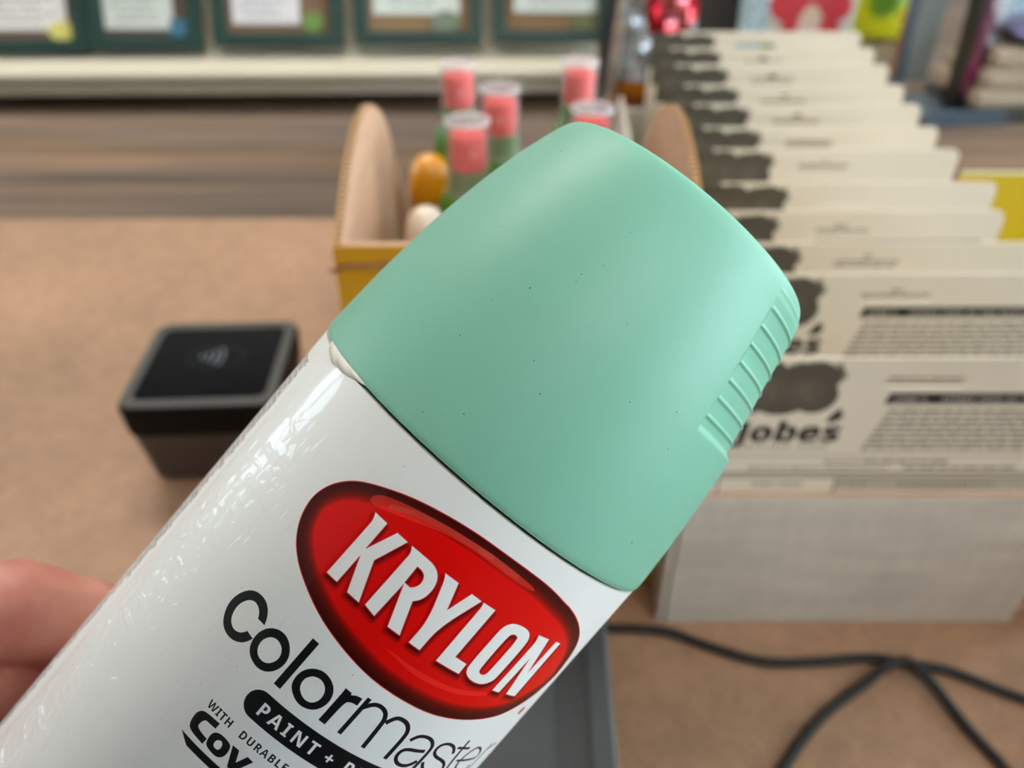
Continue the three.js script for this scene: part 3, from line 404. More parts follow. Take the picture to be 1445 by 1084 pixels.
const packs = [ // [x of left edge, top height, z]
  [0.0705, 0.1394, -0.2285, 0.000, 'frontmost grey-cream spike card with printed tomatoes and a black headline bar'], [0.0780, 0.1432, -0.2800, 0.006, 'second spike card from the front of the white carton'], [0.0775, 0.1410, -0.3105, 0.004, 'third spike card from the front of the white carton'],
  [0.0762, 0.1410, -0.3415, 0.010, 'fourth spike card from the front of the white carton'], [0.0915, 0.1385, -0.3790, 0.012, 'fifth spike card from the front, its right corner beside the yellow tray'], [0.1003, 0.1328, -0.4378, 0.004, 'sixth spike card from the front of the row'],
  [0.0998, 0.1352, -0.4660, 0.006, 'seventh spike card from the front of the row'], [0.0983, 0.1401, -0.4914, 0.004, 'sixth spike card from the back of the row'], [0.0960, 0.1445, -0.5143, 0.004, 'fifth spike card from the back of the row'],
  [0.0935, 0.1500, -0.5376, 0.003, 'fourth spike card from the back of the row'], [0.0945, 0.1523, -0.5680, 0.004, 'third spike card from the back of the row'], [0.0984, 0.1531, -0.6068, 0.003, 'rearmost visible spike card in the long row'],
];
packs.forEach(([xl, top, z, yaw, label], i) => {
  const c = packProto.clone(); if (i === 5) c.children[0].material = cardPlain; part('spike_pouch', pouchG(top - CH / 1000 - 0.0022), blister, c); c.name = numbered('spike_card_pack'); c.position.set(xl + CW / 2000, top - CH / 1000, z); c.rotation.y = yaw; c.userData = { label: label.replace('third spike card from the back', 'second spike card from the back').replace('fourth spike card from the back', 'third spike card from the back').replace('fifth spike card from the back', 'fourth spike card from the back').replace('sixth spike card from the back', 'fifth spike card from the back'), category: 'card pack', group: 'fertilizer spike cards in the carton' }; scene.add(c);
});
{
  const t = thing('card_carton', 'white cardboard carton holding the row of spike cards', 'box', [0, 0, 0]);
  const wb = std(0xffffff, 0.8, { map: whiteBoardTex }), x0 = 0.0672, x1 = 0.2190, zf = -0.2245, zb = -0.632, h = 0.0765, th = 0.0026;
  const face = part('front_wall', uvm(box(x1 - x0, h, 0.0008, (x0 + x1) / 2, h / 2, zf + 0.0004), 0.16), wb, t); face.rotation.y = 0;
  part('front_core', uvm(box(x1 - x0, h - 0.0003, th - 0.0006, (x0 + x1) / 2, h / 2, zf - th / 2), 0.2), kraft, t);
  const side = (hh) => { const s = new THREE.Shape(); s.moveTo(-zf, 0.0005); s.lineTo(-zf, h); if (hh > h) { s.lineTo(0.33, h + 0.004); s.bezierCurveTo(0.40, h + 0.008, 0.40, hh, 0.47, hh); s.lineTo(-zb, hh); } else s.lineTo(-zb, h * 0.9); s.lineTo(-zb, 0.0005); s.closePath(); return s; };
  const L = part('side_wall', uvm(extrude(side(0.100), th).rotateY(Math.PI / 2), 0.16), wb, t); L.position.x = x0 - th; L.rotation.y = -0.045; L.position.z = 0; L.position.x -= 0.011;
  const Rr = part('side_wall', uvm(extrude(side(0.05), th).rotateY(Math.PI / 2), 0.16), wb, t); Rr.position.x = x1 - 0.0105; Rr.rotation.y = -0.10;
  part('back_wall', uvm(box(0.178, 0.09, th, 0.1720, 0.045, zb), 0.16), wb, t);
  part('bottom', uvm(box(0.150, 0.0018, zf - zb - 0.01, 0.158, 0.0011, (zf + zb) / 2), 0.2), kraft, t);
}
{
  const t = thing('yellow_tray', 'bright yellow cardboard tray to the right of the spike cards', 'box', [0.335, 0, -0.45], 0.0), ym = std(0xcdb00e, 0.5), th = 0.0024, w = 0.15;
  part('back_wall', box(w, 0.1134, th, 0, 0.0567, 0), ym, t); part('board_edge', box(w, 0.0012, th, 0, 0.1139, 0), std(0xd9d0a8, 0.8), t);
  const s = new THREE.Shape(); s.moveTo(0, 0); s.lineTo(0, 0.112); s.quadraticCurveTo(0.03, 0.06, 0.1, 0.05); s.lineTo(0.1, 0); s.closePath();
  for (const x of [-w / 2, w / 2 - th]) { const m = part('side_wall', extrude(s, th).rotateY(-Math.PI / 2), ym, t); m.position.x = x + th; }
  part('front_wall', box(w, 0.05, th, 0, 0.025, 0.1), ym, t); part('bottom', box(w, 0.002, 0.1, 0, 0.001, 0.05), ym, t);
}

// ------------------------------------------------------------------ card reader
{
  const t = thing('card_reader', 'black and grey payment reader with a glossy black top', 'card reader', [-0.1565, 0, -0.3475], 0.05);
  const rr = (w, d, r) => { const s = new THREE.Shape(); s.moveTo(-w / 2 + r, -d / 2); s.lineTo(w / 2 - r, -d / 2); s.quadraticCurveTo(w / 2, -d / 2, w / 2, -d / 2 + r); s.lineTo(w / 2, d / 2 - r); s.quadraticCurveTo(w / 2, d / 2, w / 2 - r, d / 2); s.lineTo(-w / 2 + r, d / 2); s.quadraticCurveTo(-w / 2, d / 2, -w / 2, d / 2 - r); s.lineTo(-w / 2, -d / 2 + r); s.quadraticCurveTo(-w / 2, -d / 2, -w / 2 + r, -d / 2); return s; };
  // tapered housing: rings of a rounded rectangle
  const loft = (rings) => { const N = 96, pos = [], idx = []; for (const [w, d, r, y] of rings) { const P = rr(w, d, r).getSpacedPoints(N); for (let i = 0; i < N; i++) pos.push(P[i].x, y, -P[i].y); } for (let j = 0; j < rings.length - 1; j++) for (let i = 0; i < N; i++) { const a = j * N + i, b = j * N + (i + 1) % N, c = a + N, d = b + N; idx.push(a, b, d, a, d, c); } for (const [j, f] of [[0, 1], [rings.length - 1, 0]]) { const c = pos.length / 3; pos.push(0, rings[j][3], 0); for (let i = 0; i < N; i++) { const a = j * N + i, b = j * N + (i + 1) % N; f ? idx.push(c, b, a) : idx.push(c, a, b); } } const g = new THREE.BufferGeometry(); g.setAttribute('position', new THREE.Float32BufferAttribute(pos, 3)); g.setIndex(idx); const q = g.toNonIndexed(); q.computeVertexNormals(); return q; };
  part('base', loft([[0.066, 0.066, 0.010, 0.0008], [0.068, 0.068, 0.011, 0.0025], [0.0755, 0.0745, 0.0115, 0.0325], [0.0745, 0.0735, 0.0115, 0.0338]]), std(0x463b35, 0.55), t, 'grey-brown lower half');
  part('upper_shell', loft([[0.0750, 0.0740, 0.0095, 0.0338], [0.0768, 0.0758, 0.0095, 0.0352], [0.0785, 0.0775, 0.0095, 0.0500], [0.0775, 0.0765, 0.0092, 0.0517], [0.0760, 0.0750, 0.0088, 0.0523]]), phy(0x0b0a09, 0.6, { specularIntensity: 0.35 }), t, 'black upper half');
  const rim = rr(0.0755, 0.0745, 0.0085), inn = rr(0.066, 0.0635, 0.006); rim.holes.push(new THREE.Path(inn.getPoints(12)));
  part('rim', new THREE.ExtrudeGeometry(rim, { depth: 0.0006, bevelEnabled: true, bevelSize: 0.0003, bevelThickness: 0.0003, bevelSegments: 2, curveSegments: 12 }).rotateX(-Math.PI / 2).translate(0, 0.0522, 0), std(0x3f3e3c, 0.55), t, 'matt grey rim');
  const glassT = canvasTex(512, 512, (g, W) => { g.fillStyle = '#050607'; g.fillRect(0, 0, W, W); g.strokeStyle = 'rgba(170,180,190,0.75)'; g.lineWidth = 9; for (let i = 0; i < 4; i++) { g.beginPath(); g.arc(170, 215, 30 + i * 30, -0.55, 0.55); g.stroke(); } g.strokeStyle = 'rgba(120,130,140,0.5)'; g.lineWidth = 4; g.beginPath(); g.ellipse(262, 218, 120, 74, 0, 0, 7); g.stroke(); });
  const gl = new THREE.ExtrudeGeometry(rr(0.0660, 0.0635, 0.006), { depth: 0.0004, bevelEnabled: false, curveSegments: 12 }).rotateX(-Math.PI / 2).translate(0, 0.0523, 0); { const p = gl.attributes.position, uv = gl.attributes.uv; for (let i = 0; i < p.count; i++) uv.setXY(i, p.getX(i) / 0.064 + 0.5, 0.5 - p.getZ(i) / 0.0625); }
  part('glass_top', gl, phy(0xffffff, 0.1, { map: glassT, specularIntensity: 0.25 }), t, 'glossy black glass with a contactless mark');
  part('side_button', new THREE.SphereGeometry(0.0035, 20, 12).scale(1, 1, 0.25).translate(0.016, 0.0185, 0.0365), std(0x6a6d72, 0.4), t);
}

// ------------------------------------------------------------------ dark device under the can
{
  const t = thing('desktop_device', 'dark slate plastic desktop device lying below the spray can', 'device', [-0.0405, 0, -0.125], -0.02), dm = std(0x2f3335, 0.55, { bumpMap: grainTex, bumpScale: 0.00006 });
  const w = 0.146, d = 0.166;
  part('body', rbox(w - 0.0006, 0.048, d, 0.0016, 0, 0.0242, 0), std(0x26292b, 0.55), t);
  part('lid', uvm(rbox(w - 0.0185, 0.004, d - 0.004, 0.0012, -0.0092, 0.0482, 0), 0.05), dm, t);
  part('edge_rail', uvm(rbox(0.0075, 0.004, d - 0.001, 0.0012, w / 2 - 0.0038, 0.0482, 0), 0.05), dm, t);
  part('edge_trim', rbox(0.0012, 0.003, d, 0.0005, w / 2 + 0.0002, 0.0480, 0), std(0x606167, 0.45), t, 'lighter bevel along the right edge');
  const pad = part('name_plate', uvm(rbox(0.110, 0.0010, 0.05, 0.0004, -0.0115, 0.0500, 0.050), 0.05), dm, t);
  const em = std(0x6d7173, 0.4);
  part('raised_mark', tube([V(0.0415, 0.0507, 0.0330), V(0.0435, 0.0507, 0.0322), V(0.0452, 0.0507, 0.0326), V(0.0455, 0.0507, 0.0350), V(0.0455, 0.0507, 0.040)], 0.0005, 24, 6), em, pad);
  const arc = []; for (let k = 0; k <= 20; k++) { const a = -0.3 - k / 20 * 4.4; arc.push(V(0.0535 + 0.0026 * Math.cos(a), 0.0507, 0.0352 + 0.0032 * Math.sin(a))); }
  part('raised_mark', tube(arc, 0.0005, 40, 6), em, pad);
}
// ------------------------------------------------------------------ cables
const cableMat = std(0x161412, 0.55);
{
  const y = 0.0021, c1 = part('power_cable', tube([V(-0.03, y, -0.222), V(0.0178, y, -0.2207), V(0.0392, y, -0.2193), V(0.0667, y, -0.2172), V(0.0836, y, -0.2099), V(0.1058, y, -0.2023), V(0.1265, y, -0.2023), V(0.1507, y + 0.0006, -0.2037), V(0.1642, y + 0.0008, -0.2012), V(0.1809, y, -0.198), V(0.1949, y, -0.1905), V(0.2052, y, -0.1851), V(0.25, y, -0.165), V(0.32, y, -0.16)], 0.0021, 160, 12), cableMat, scene);
  c1.userData = { label: 'black cable running from the slate device along the front of the carton', category: 'cable', group: 'black cables on the board' };
  const c2 = part('power_cable_001', tube([V(0.06, y, -0.10), V(0.085, y, -0.135), V(0.101, y, -0.1564), V(0.1219, y, -0.1774), V(0.1435, y + 0.001, -0.1914), V(0.1560, y + 0.0040, -0.1985), V(0.1630, y + 0.0046, -0.1995), V(0.1690, y + 0.003, -0.1925), V(0.1778, y, -0.1715), V(0.1841, y, -0.1564), V(0.196, y, -0.12), V(0.21, y, -0.07)], 0.0021, 160, 12), cableMat, scene);
  c2.userData = { label: 'black cable bent in an upside-down V across the other cable', category: 'cable', group: 'black cables on the board' };
}

// ------------------------------------------------------------------ shop till to the right of the carton, outside the picture: it shades the lower right of the board
{
  const t = thing('cash_register', 'black shop till standing to the right of the white carton', 'till', [0.41, 0, -0.10], -0.25), bm = std(0x26272a, 0.5);
  part('drawer', rbox(0.22, 0.075, 0.26, 0.004, 0, 0.0378, 0), bm, t); part('drawer_front', rbox(0.20, 0.055, 0.006, 0.002, 0, 0.038, 0.131), std(0x35373b, 0.5), t);
  part('stand', rbox(0.06, 0.10, 0.05, 0.004, 0.0, 0.124, -0.02), bm, t); const s = part('monitor', rbox(0.27, 0.21, 0.022, 0.005), bm, t); s.position.set(0, 0.25, -0.02); s.rotation.x = -0.25; part('screen', rbox(0.25, 0.19, 0.002, 0.0008, 0, 0, 0.0112), phy(0x0a0b0d, 0.12), s);
}

// ------------------------------------------------------------------ goods at the back of the counter
function pillow(w, h, d, lean = 0, crinkle = 0.05) { // sealed pouch, base at y = 0
  const f = (s) => grid(crinkle > 0.1 ? 64 : 24, crinkle > 0.1 ? 90 : 28, (u, v) => { const a = Math.sin(Math.PI * u) ** 0.55, b = Math.min(1, Math.sin(Math.PI * Math.min(1, v * 1.02)) ** 0.5 * 1.05), crease = crinkle * (Math.sin(u * 19 + v * 7) * Math.sin(v * 23 - u * 4) + (crinkle > 0.1 ? Math.abs(nB(u * 7 + 3, v * 15 + (s > 0 ? 9 : 40), 256) - 0.5) * 2.4 : 0)); const uu = s > 0 ? u : 1 - u; return [(uu - 0.5) * w * (1 - 0.06 * Math.sin(Math.PI * v)), v * h, s * d / 2 * (a * b) * (1 + crease) - lean * v * h]; });
  const A = f(1), B = f(-1); { const uv = B.attributes.uv; for (let i = 0; i < uv.count; i++) uv.setX(i, 1 - uv.getX(i)); } const g = mergeGeometries([A, B]); g.computeVertexNormals(); return g;
}
const foilT = canvasTex(256, 512, (g) => {
  g.fillStyle = '#c4ccd3'; g.fillRect(0, 0, 256, 512);
  g.fillStyle = '#b01a26'; g.beginPath(); g.ellipse(172, 205, 92, 120, 0.25, 0, 7); g.fill(); g.fillStyle = '#d98c92'; for (let i = 0; i < 4; i++) g.fillRect(110 + 14 * i, 180 + 26 * i, 90, 12); g.fillStyle = '#c47a1c'; g.fillRect(0, 420, 256, 60); g.fillStyle = '#9a4a1c'; g.fillRect(0, 460, 256, 30); g.fillStyle = '#4c7a34'; g.fillRect(120, 395, 136, 30);
});
{
  const t = thing('foil_bag', 'silver foil bag with a red emblem and orange base at the end of the shelf', 'bag', [0.152, -0.003, -0.898], -0.12); part('pouch', pillow(0.082, 0.20, 0.028, 0.05, 0.28), std(0xffffff, 0.22, { map: foilT, metalness: 0.75 }), t);
  const s = thing('display_stand', 'thin black upright stand beside the silver foil bag', 'stand', [0.088, -0.003, -0.886]); part('rod', tube([V(0.0, 0.006, 0), V(0.004, 0.03, -0.002), V(0.014, 0.12, -0.004), V(0.020, 0.2, -0.006)], 0.006, 30, 10), std(0x17181a, 0.35), s); part('foot', lathe([[0, 0], [0.017, 0], [0.018, 0.002], [0.014, 0.006], [0.006, 0.009], [0, 0.009]], 40), std(0xaeb4b8, 0.25, { metalness: 0.8 }), s, 'shiny grey round foot');
  const dk = thing('dark_carton', 'dark grey box behind the rearmost spike cards', 'box', [0.262, -0.003, -1.10]); part('carton', rbox(0.07, 0.17, 0.05, 0.002, 0, 0.085, 0), std(0x45423e, 0.6), dk); part('lid_flap', rbox(0.072, 0.004, 0.052, 0.001, 0, 0.172, 0), std(0x2e2b29, 0.6), dk);
  const fT = canvasTex(256, 256, (g) => { g.fillStyle = '#c9c4b8'; g.fillRect(0, 0, 256, 256); g.fillStyle = '#a9c4cf'; g.fillRect(0, 0, 60, 256); g.fillStyle = '#e8f2f4'; const r = rng(12); for (let i = 0; i < 50; i++) g.fillRect(r() * 62, r() * 256, 7, 9); g.fillStyle = '#cf3a48'; for (const [x, y, a] of [[100, 92, 42], [150, 70, 44], [205, 90, 40], [120, 140, 30], [195, 140, 30]]) { g.beginPath(); g.ellipse(x, y, a, a * 0.8, 0.4, 0, 7); g.fill(); } g.fillStyle = '#e7c9bd'; g.beginPath(); g.ellipse(152, 132, 26, 46, 0, 0, 7); g.fill(); g.fillStyle = '#e6d3a8'; g.beginPath(); g.arc(152, 104, 12, 0, 7); g.fill(); g.fillStyle = '#5f8f34'; g.beginPath(); g.ellipse(90, 186, 40, 20, 0.2, 0, 7); g.fill(); g.fillStyle = '#c06a5e'; g.fillRect(110, 180, 90, 60); g.fillStyle = '#4c7042'; g.fillRect(205, 170, 36, 34); });
  const fl = thing('flower_packet', 'packet printed with a red flower and green leaves behind the spike cards', 'packet', [0.337, -0.003, -1.03]); part('pouch', pillow(0.145, 0.128, 0.022, 0.03), phy(0xffffff, 0.3, { map: fT, clearcoat: 0.4 }), fl);
  const lT = canvasTex(256, 256, (g) => { g.fillStyle = '#c9c814'; g.fillRect(0, 0, 256, 256); g.fillStyle = '#7f9a1c'; g.beginPath(); g.ellipse(120, 130, 70, 56, -0.4, 0, 7); g.fill(); g.fillStyle = '#54761c'; g.beginPath(); g.ellipse(110, 140, 40, 34, -0.4, 0, 7); g.fill(); g.fillStyle = '#b0561e'; for (let i = 0; i < 4; i++) g.fillRect(160 + i * 12, 180 - i * 6, 16, 12); g.fillStyle = '#d8d41a'; g.fillRect(0, 226, 256, 30); });
  const lb = thing('lime_bag', 'lime yellow bag with a dark green leaf print, back right', 'bag', [0.512, -0.003, -1.205]); part('pouch', pillow(0.112, 0.12, 0.04, 0.03), phy(0xffffff, 0.3, { map: lT, clearcoat: 0.4 }), lb);
  const ps = thing('wooden_post', 'slim beige wooden post rising from the counter, back right', 'post', [0.4826, -0.003, -1.048]); part('post', rbox(0.017, 0.5, 0.017, 0.002, 0, 0.25, 0), std(0xb49a78, 0.7, { map: kraftTex }), ps);
  const steel = std(0x4a5763, 0.4, { metalness: 0.3 }), rk = thing('wire_rack', 'blue-grey metal display rack on the right of the counter', 'rack', [0.4700, -0.003, -0.905], 0.12);
  part('base_plate', rbox(0.092, 0.006, 0.095, 0.0015, 0.008, 0.003, 0), steel, rk); for (const [x, z, rx] of [[-0.030, -0.035, -0.05], [0.048, -0.02, 0.0]]) { const b = part('upright', rbox(0.010, 0.3, 0.004, 0.001, 0, 0.15, 0), steel, rk); b.position.set(x, 0.004, z); b.rotation.x = rx; b.rotation.z = 0.05; } part('front_bar', rbox(0.085, 0.006, 0.004, 0.001, 0.008, 0.012, 0.045), steel, rk);
  part('side_panel', rbox(0.030, 0.16, 0.0016, 0.0005, -0.012, 0.1, -0.040), phy(0xb9c2c2, 0.3, { transmission: 0.5, thickness: 0 }), rk, 'translucent grey plastic panel');
  const mT = canvasTex(128, 256, (g) => { g.fillStyle = '#23221f'; g.fillRect(0, 0, 128, 256); g.fillStyle = '#5d1d3a'; g.beginPath(); g.ellipse(64, 120, 24, 120, 0.12, 0, 7); g.fill(); g.fillStyle = '#7d2450'; g.fillRect(46, 160, 26, 70); g.fillStyle = '#8a8f7a'; g.fillRect(84, 20, 22, 50); });
  const mg = thing('dark_pouch', 'narrow black pouch with a magenta stripe on the metal rack', 'pouch', [0.494, 0.0035, -0.900]); part('pouch', pillow(0.046, 0.15, 0.018, 0.10), phy(0xffffff, 0.3, { map: mT, clearcoat: 0.4 }), mg);
  const pk = std(0xcdbfae, 0.7, { map: whiteBoardTex }), bt = thing('black_tray', 'low black tray under the beige paper packs, far right', 'tray', [0.565, -0.003, -0.925], 0.05); part('tray', rbox(0.155, 0.010, 0.11, 0.002, 0, 0.005, 0), std(0x24221f, 0.5), bt); part('lip', rbox(0.155, 0.004, 0.004, 0.001, 0, 0.011, 0.053), std(0x33302c, 0.5), bt);
  ['bottom', 'middle', 'top'].forEach((w, i) => { const p = thing('paper_pack', `${w} beige paper pack of the stack on the black tray`, 'pack', [0.567 + 0.003 * i, 0.0075 + i * 0.0205, -0.929], 0.04 - 0.03 * i, 'beige packs stacked far right'); part('wrapper', uvm(rbox(0.146 - 0.004 * i, 0.0198, 0.095, 0.006, 0, 0.0100, 0), 0.2), pk, p); part('band', rbox(0.03, 0.0202, 0.0958, 0.006, 0.01 + 0.01 * i, 0.0100, 0), std(0xb3a597, 0.7), p); });
  const pT = canvasTex(128, 128, (g) => { g.fillStyle = '#6f6390'; g.fillRect(0, 0, 128, 128); g.fillStyle = '#9a86c4'; g.beginPath(); g.ellipse(90, 60, 34, 40, 0, 0, 7); g.fill(); g.fillStyle = '#a9b8c4'; g.fillRect(0, 0, 60, 40); g.fillStyle = '#4c4562'; g.fillRect(10, 70, 40, 50); });
  const pp = thing('purple_packet', 'purple plastic packet lying on top of the beige packs', 'packet', [0.575, 0.0705, -0.925], 0.1); part('pouch', pillow(0.12, 0.09, 0.026, 0).rotateX(-Math.PI / 2).translate(0, 0.012, 0.045), phy(0xffffff, 0.25, { map: pT, clearcoat: 0.6 }), pp);
  const bp = thing('pale_blue_packet', 'pale blue-grey packet leaning behind the purple one', 'packet', [0.57, 0.0685, -0.972]); part('pouch', pillow(0.13, 0.10, 0.02, 0.15), phy(0x9fb2bd, 0.25, { clearcoat: 0.6 }), bp);
}

// ------------------------------------------------------------------ hand holding the can
function surfaceNet(sdf, lo, hi, h) {
  const n = [0, 1, 2].map((i) => Math.ceil((hi[i] - lo[i]) / h) + 1), [nx, ny, nz] = n, D = new Float32Array(nx * ny * nz), id = (i, j, k) => (k * ny + j) * nx + i;
  for (let k = 0; k < nz; k++) for (let j = 0; j < ny; j++) for (let i = 0; i < nx; i++) D[id(i, j, k)] = sdf(lo[0] + i * h, lo[1] + j * h, lo[2] + k * h);
  const vid = new Int32Array(nx * ny * nz).fill(-1), pos = [], idx = [], C = []; for (let c = 0; c < 8; c++) C.push([c & 1, (c >> 1) & 1, c >> 2]);
  const E = []; for (let a = 0; a < 8; a++) for (let b = a + 1; b < 8; b++) { const x = a ^ b; if (x === 1 || x === 2 || x === 4) E.push([a, b]); }
  for (let k = 0; k < nz - 1; k++) for (let j = 0; j < ny - 1; j++) for (let i = 0; i < nx - 1; i++) {
    const v = C.map(([a, b, c]) => D[id(i + a, j + b, k + c)]); let m = 0; for (let c = 0; c < 8; c++) if (v[c] < 0) m |= 1 << c; if (m === 0 || m === 255) continue;
    let x = 0, y = 0, z = 0, q = 0; for (const [a, b] of E) if ((v[a] < 0) !== (v[b] < 0)) { const t = v[a] / (v[a] - v[b]); x += mix(C[a][0], C[b][0], t); y += mix(C[a][1], C[b][1], t); z += mix(C[a][2], C[b][2], t); q++; }
    vid[id(i, j, k)] = pos.length / 3; pos.push(lo[0] + (i + x / q) * h, lo[1] + (j + y / q) * h, lo[2] + (k + z / q) * h);
  }
  const quad = (a, b, c, d, flip) => { if (a < 0 || b < 0 || c < 0 || d < 0) return; flip ? idx.push(a, c, b, a, d, c) : idx.push(a, b, c, a, c, d); };
  for (let k = 1; k < nz - 1; k++) for (let j = 1; j < ny - 1; j++) for (let i = 1; i < nx - 1; i++) {
    const s = D[id(i, j, k)] < 0;
    if (s !== D[id(i + 1, j, k)] < 0) quad(vid[id(i, j - 1, k - 1)], vid[id(i, j, k - 1)], vid[id(i, j, k)], vid[id(i, j - 1, k)], !s);
    if (s !== D[id(i, j + 1, k)] < 0) quad(vid[id(i - 1, j, k - 1)], vid[id(i - 1, j, k)], vid[id(i, j, k)], vid[id(i, j, k - 1)], !s);
    if (s !== D[id(i, j, k + 1)] < 0) quad(vid[id(i - 1, j - 1, k)], vid[id(i, j - 1, k)], vid[id(i, j, k)], vid[id(i - 1, j, k)], !s);
  }
  const g = new THREE.BufferGeometry(); g.setAttribute('position', new THREE.Float32BufferAttribute(pos, 3)); g.setIndex(idx); g.computeVertexNormals(); return g;
}
const capsule = (a, b, ra, rb) => { const bx = b[0] - a[0], by = b[1] - a[1], bz = b[2] - a[2], L = bx * bx + by * by + bz * bz + 1e-9; return (x, y, z) => { const px = x - a[0], py = y - a[1], pz = z - a[2], t = clamp((px * bx + py * by + pz * bz) / L); return Math.hypot(px - bx * t, py - by * t, pz - bz * t) - mix(ra, rb, t); }; };
const smin = (a, b, k) => { const h = clamp(0.5 + 0.5 * (b - a) / k); return mix(b, a, h) - k * h * (1 - h); };
{
  const CANL = 145, P = (psi, r, t) => { const a = psi * Math.PI / 180; return [-Math.sin(a) * r, CANL - t, Math.cos(a) * r]; }; // millimetres in the can's own axes
  const FG = [ // chains of [psi, radius from the can axis, mm below the cap, finger radius]
    [[84, 72, 112, 10.5], [100, 48.4, 81.5, 9.3], [143, 42.3, 81.5, 8.6], [184, 40.9, 82.5, 7.2]],
    [[86, 66, 126, 10.5], [106, 46.6, 97.5, 9.4], [150, 42.3, 97.5, 8.6], [190, 41, 98, 7.2]],
    [[90, 62, 140, 10.2], [108, 45.6, 115.5, 9.0], [150, 42, 115, 8.2], [188, 40.7, 115, 7.0]],
    [[94, 58, 152, 9.4], [110, 44.5, 132, 8.0], [146, 41, 131, 7.2], [176, 40, 131, 6.4]],
  ];
  const thumb = [[62, 66, 150, 14], [46, 52, 128, 11.5], [30, 45.5, 112, 9.8], [14, 43.2, 101, 8.2]];
  const wrist = P(80, 92, 186), palmBits = FG.map((f, i) => capsule(P(...f[0].slice(0, 3)), P(82, 74 - i, 168 + i * 3), 12, 14)).concat([capsule(P(...thumb[0].slice(0, 3)), P(78, 78, 176), 15, 17), capsule(P(82, 76, 165), wrist, 20, 23)]);
  const palm = (x, y, z) => { let d = palmBits[0](x, y, z); for (let i = 1; i < palmBits.length; i++) d = smin(d, palmBits[i](x, y, z), 9); return d; };
  const chains = FG.concat([thumb]).map((f) => { const s = []; for (let i = 0; i < f.length - 1; i++) s.push(capsule(P(...f[i].slice(0, 3)), P(...f[i + 1].slice(0, 3)), f[i][3], f[i + 1][3])); return (x, y, z) => { let d = s[0](x, y, z); for (let i = 1; i < s.length; i++) d = smin(d, s[i](x, y, z), 1.4); return d; }; });
  // the can's axes <-> the world
  const inv = new THREE.Matrix4().compose(can.position, can.quaternion, V(0.001, 0.001, 0.001)), toLocal = inv.clone().invert();
  const el = V(-0.25, 0.14, 0.22).applyMatrix4(toLocal), wr = wrist, arm = capsule(wr, [el.x, el.y, el.z], 24, 40);
  const hand = (x, y, z) => {
    const p = palm(x, y, z); let d = p; for (const c of chains) d = Math.min(d, smin(p, c(x, y, z), 8));
    d = smin(d, arm(x, y, z), 14);
    const rc = Math.hypot(x, z) - 33.25; if (rc < 12 && y < CANL) d = Math.max(d, -rc); // flesh pressed flat against the can
    return d + 0.25 * Math.sin(x * 0.21 + y * 0.13) * Math.sin(z * 0.19);
  };
  const lo = [-150, -75, -62], hi = [58, 118, 110];
  const fine = surfaceNet(hand, lo, hi, 2.2); fine.applyMatrix4(inv);
  // body of the photographer, standing at the counter behind the camera (metres, world axes)
  const wristW = V(...wr).applyMatrix4(inv).toArray(), cw = (a, b, ra, rb) => capsule(a, b, ra, rb);
  const elbowL = [-0.25, 0.14, 0.22], shL = [-0.17, 0.43, 0.39], elbowR = [0.27, 0.17, 0.30], shR = [0.17, 0.43, 0.39], wristR = [0.175, 0.245, 0.075];
  const hip = [0, -0.02, 0.55], chest = [0, 0.36, 0.42], neck = [0, 0.48, 0.36], head = [0, 0.655, 0.40], footY = FY + 0.035;
  const limbs = [cw([-0.085, 0.0, 0.55], [0.085, 0.0, 0.55], 0.12, 0.12), cw([-0.07, 0.2, 0.49], [0.07, 0.2, 0.49], 0.105, 0.105), cw([-0.10, 0.37, 0.42], [0.10, 0.37, 0.42], 0.10, 0.10), cw(hip, chest, 0.12, 0.12), cw(shL, shR, 0.062, 0.062), cw(chest, neck, 0.08, 0.055), cw(neck, [0, 0.56, 0.31], 0.052, 0.05)];
  const arms = [cw(shL, elbowL, 0.055, 0.042), cw(elbowL, wristW, 0.040, 0.024), cw(shR, elbowR, 0.055, 0.042), cw(elbowR, wristR, 0.040, 0.026)];
  const headBits = [cw([0, 0.665, 0.285], [0, 0.68, 0.27], 0.085, 0.083), cw([0, 0.64, 0.24], [0, 0.58, 0.235], 0.062, 0.042), cw([0, 0.635, 0.175], [0, 0.61, 0.166], 0.010, 0.013), cw([-0.082, 0.645, 0.27], [-0.082, 0.615, 0.265], 0.014, 0.010), cw([0.082, 0.645, 0.27], [0.082, 0.615, 0.265], 0.014, 0.010), cw([-0.02, 0.587, 0.188], [0.02, 0.587, 0.188], 0.008, 0.008)];
  const legs = []; for (const s of [-1, 1]) legs.push(cw([s * 0.085, -0.05, 0.55], [s * 0.10, -0.47, 0.54], 0.088, 0.058), cw([s * 0.10, -0.47, 0.54], [s * 0.11, -0.85, 0.58], 0.058, 0.040));
  const feet = []; for (const s of [-1, 1]) feet.push(cw([s * 0.11, footY, 0.60], [s * 0.125, footY - 0.004, 0.43], 0.036, 0.030));
  const rh = [cw(wristR, [0.160, 0.262, 0.040], 0.028, 0.026), cw([0.160, 0.262, 0.040], [0.148, 0.285, 0.022], 0.022, 0.018)];
  for (let i = 0; i < 4; i++) rh.push(cw([0.150, 0.292 - i * 0.014, 0.030 + i * 0.006], [0.139, 0.287 - i * 0.014, -0.002 + i * 0.007], 0.0085, 0.0085), cw([0.139, 0.287 - i * 0.014, -0.002 + i * 0.007], [0.119, 0.288 - i * 0.014, -0.005 + i * 0.008], 0.0085, 0.007)); rh.push(cw([0.158, 0.272, 0.04], [0.120, 0.285, 0.030], 0.011, 0.0085));
  const join = (list, k) => (x, y, z) => { let d = list[0](x, y, z); for (let i = 1; i < list.length; i++) d = smin(d, list[i](x, y, z), k); return d; };
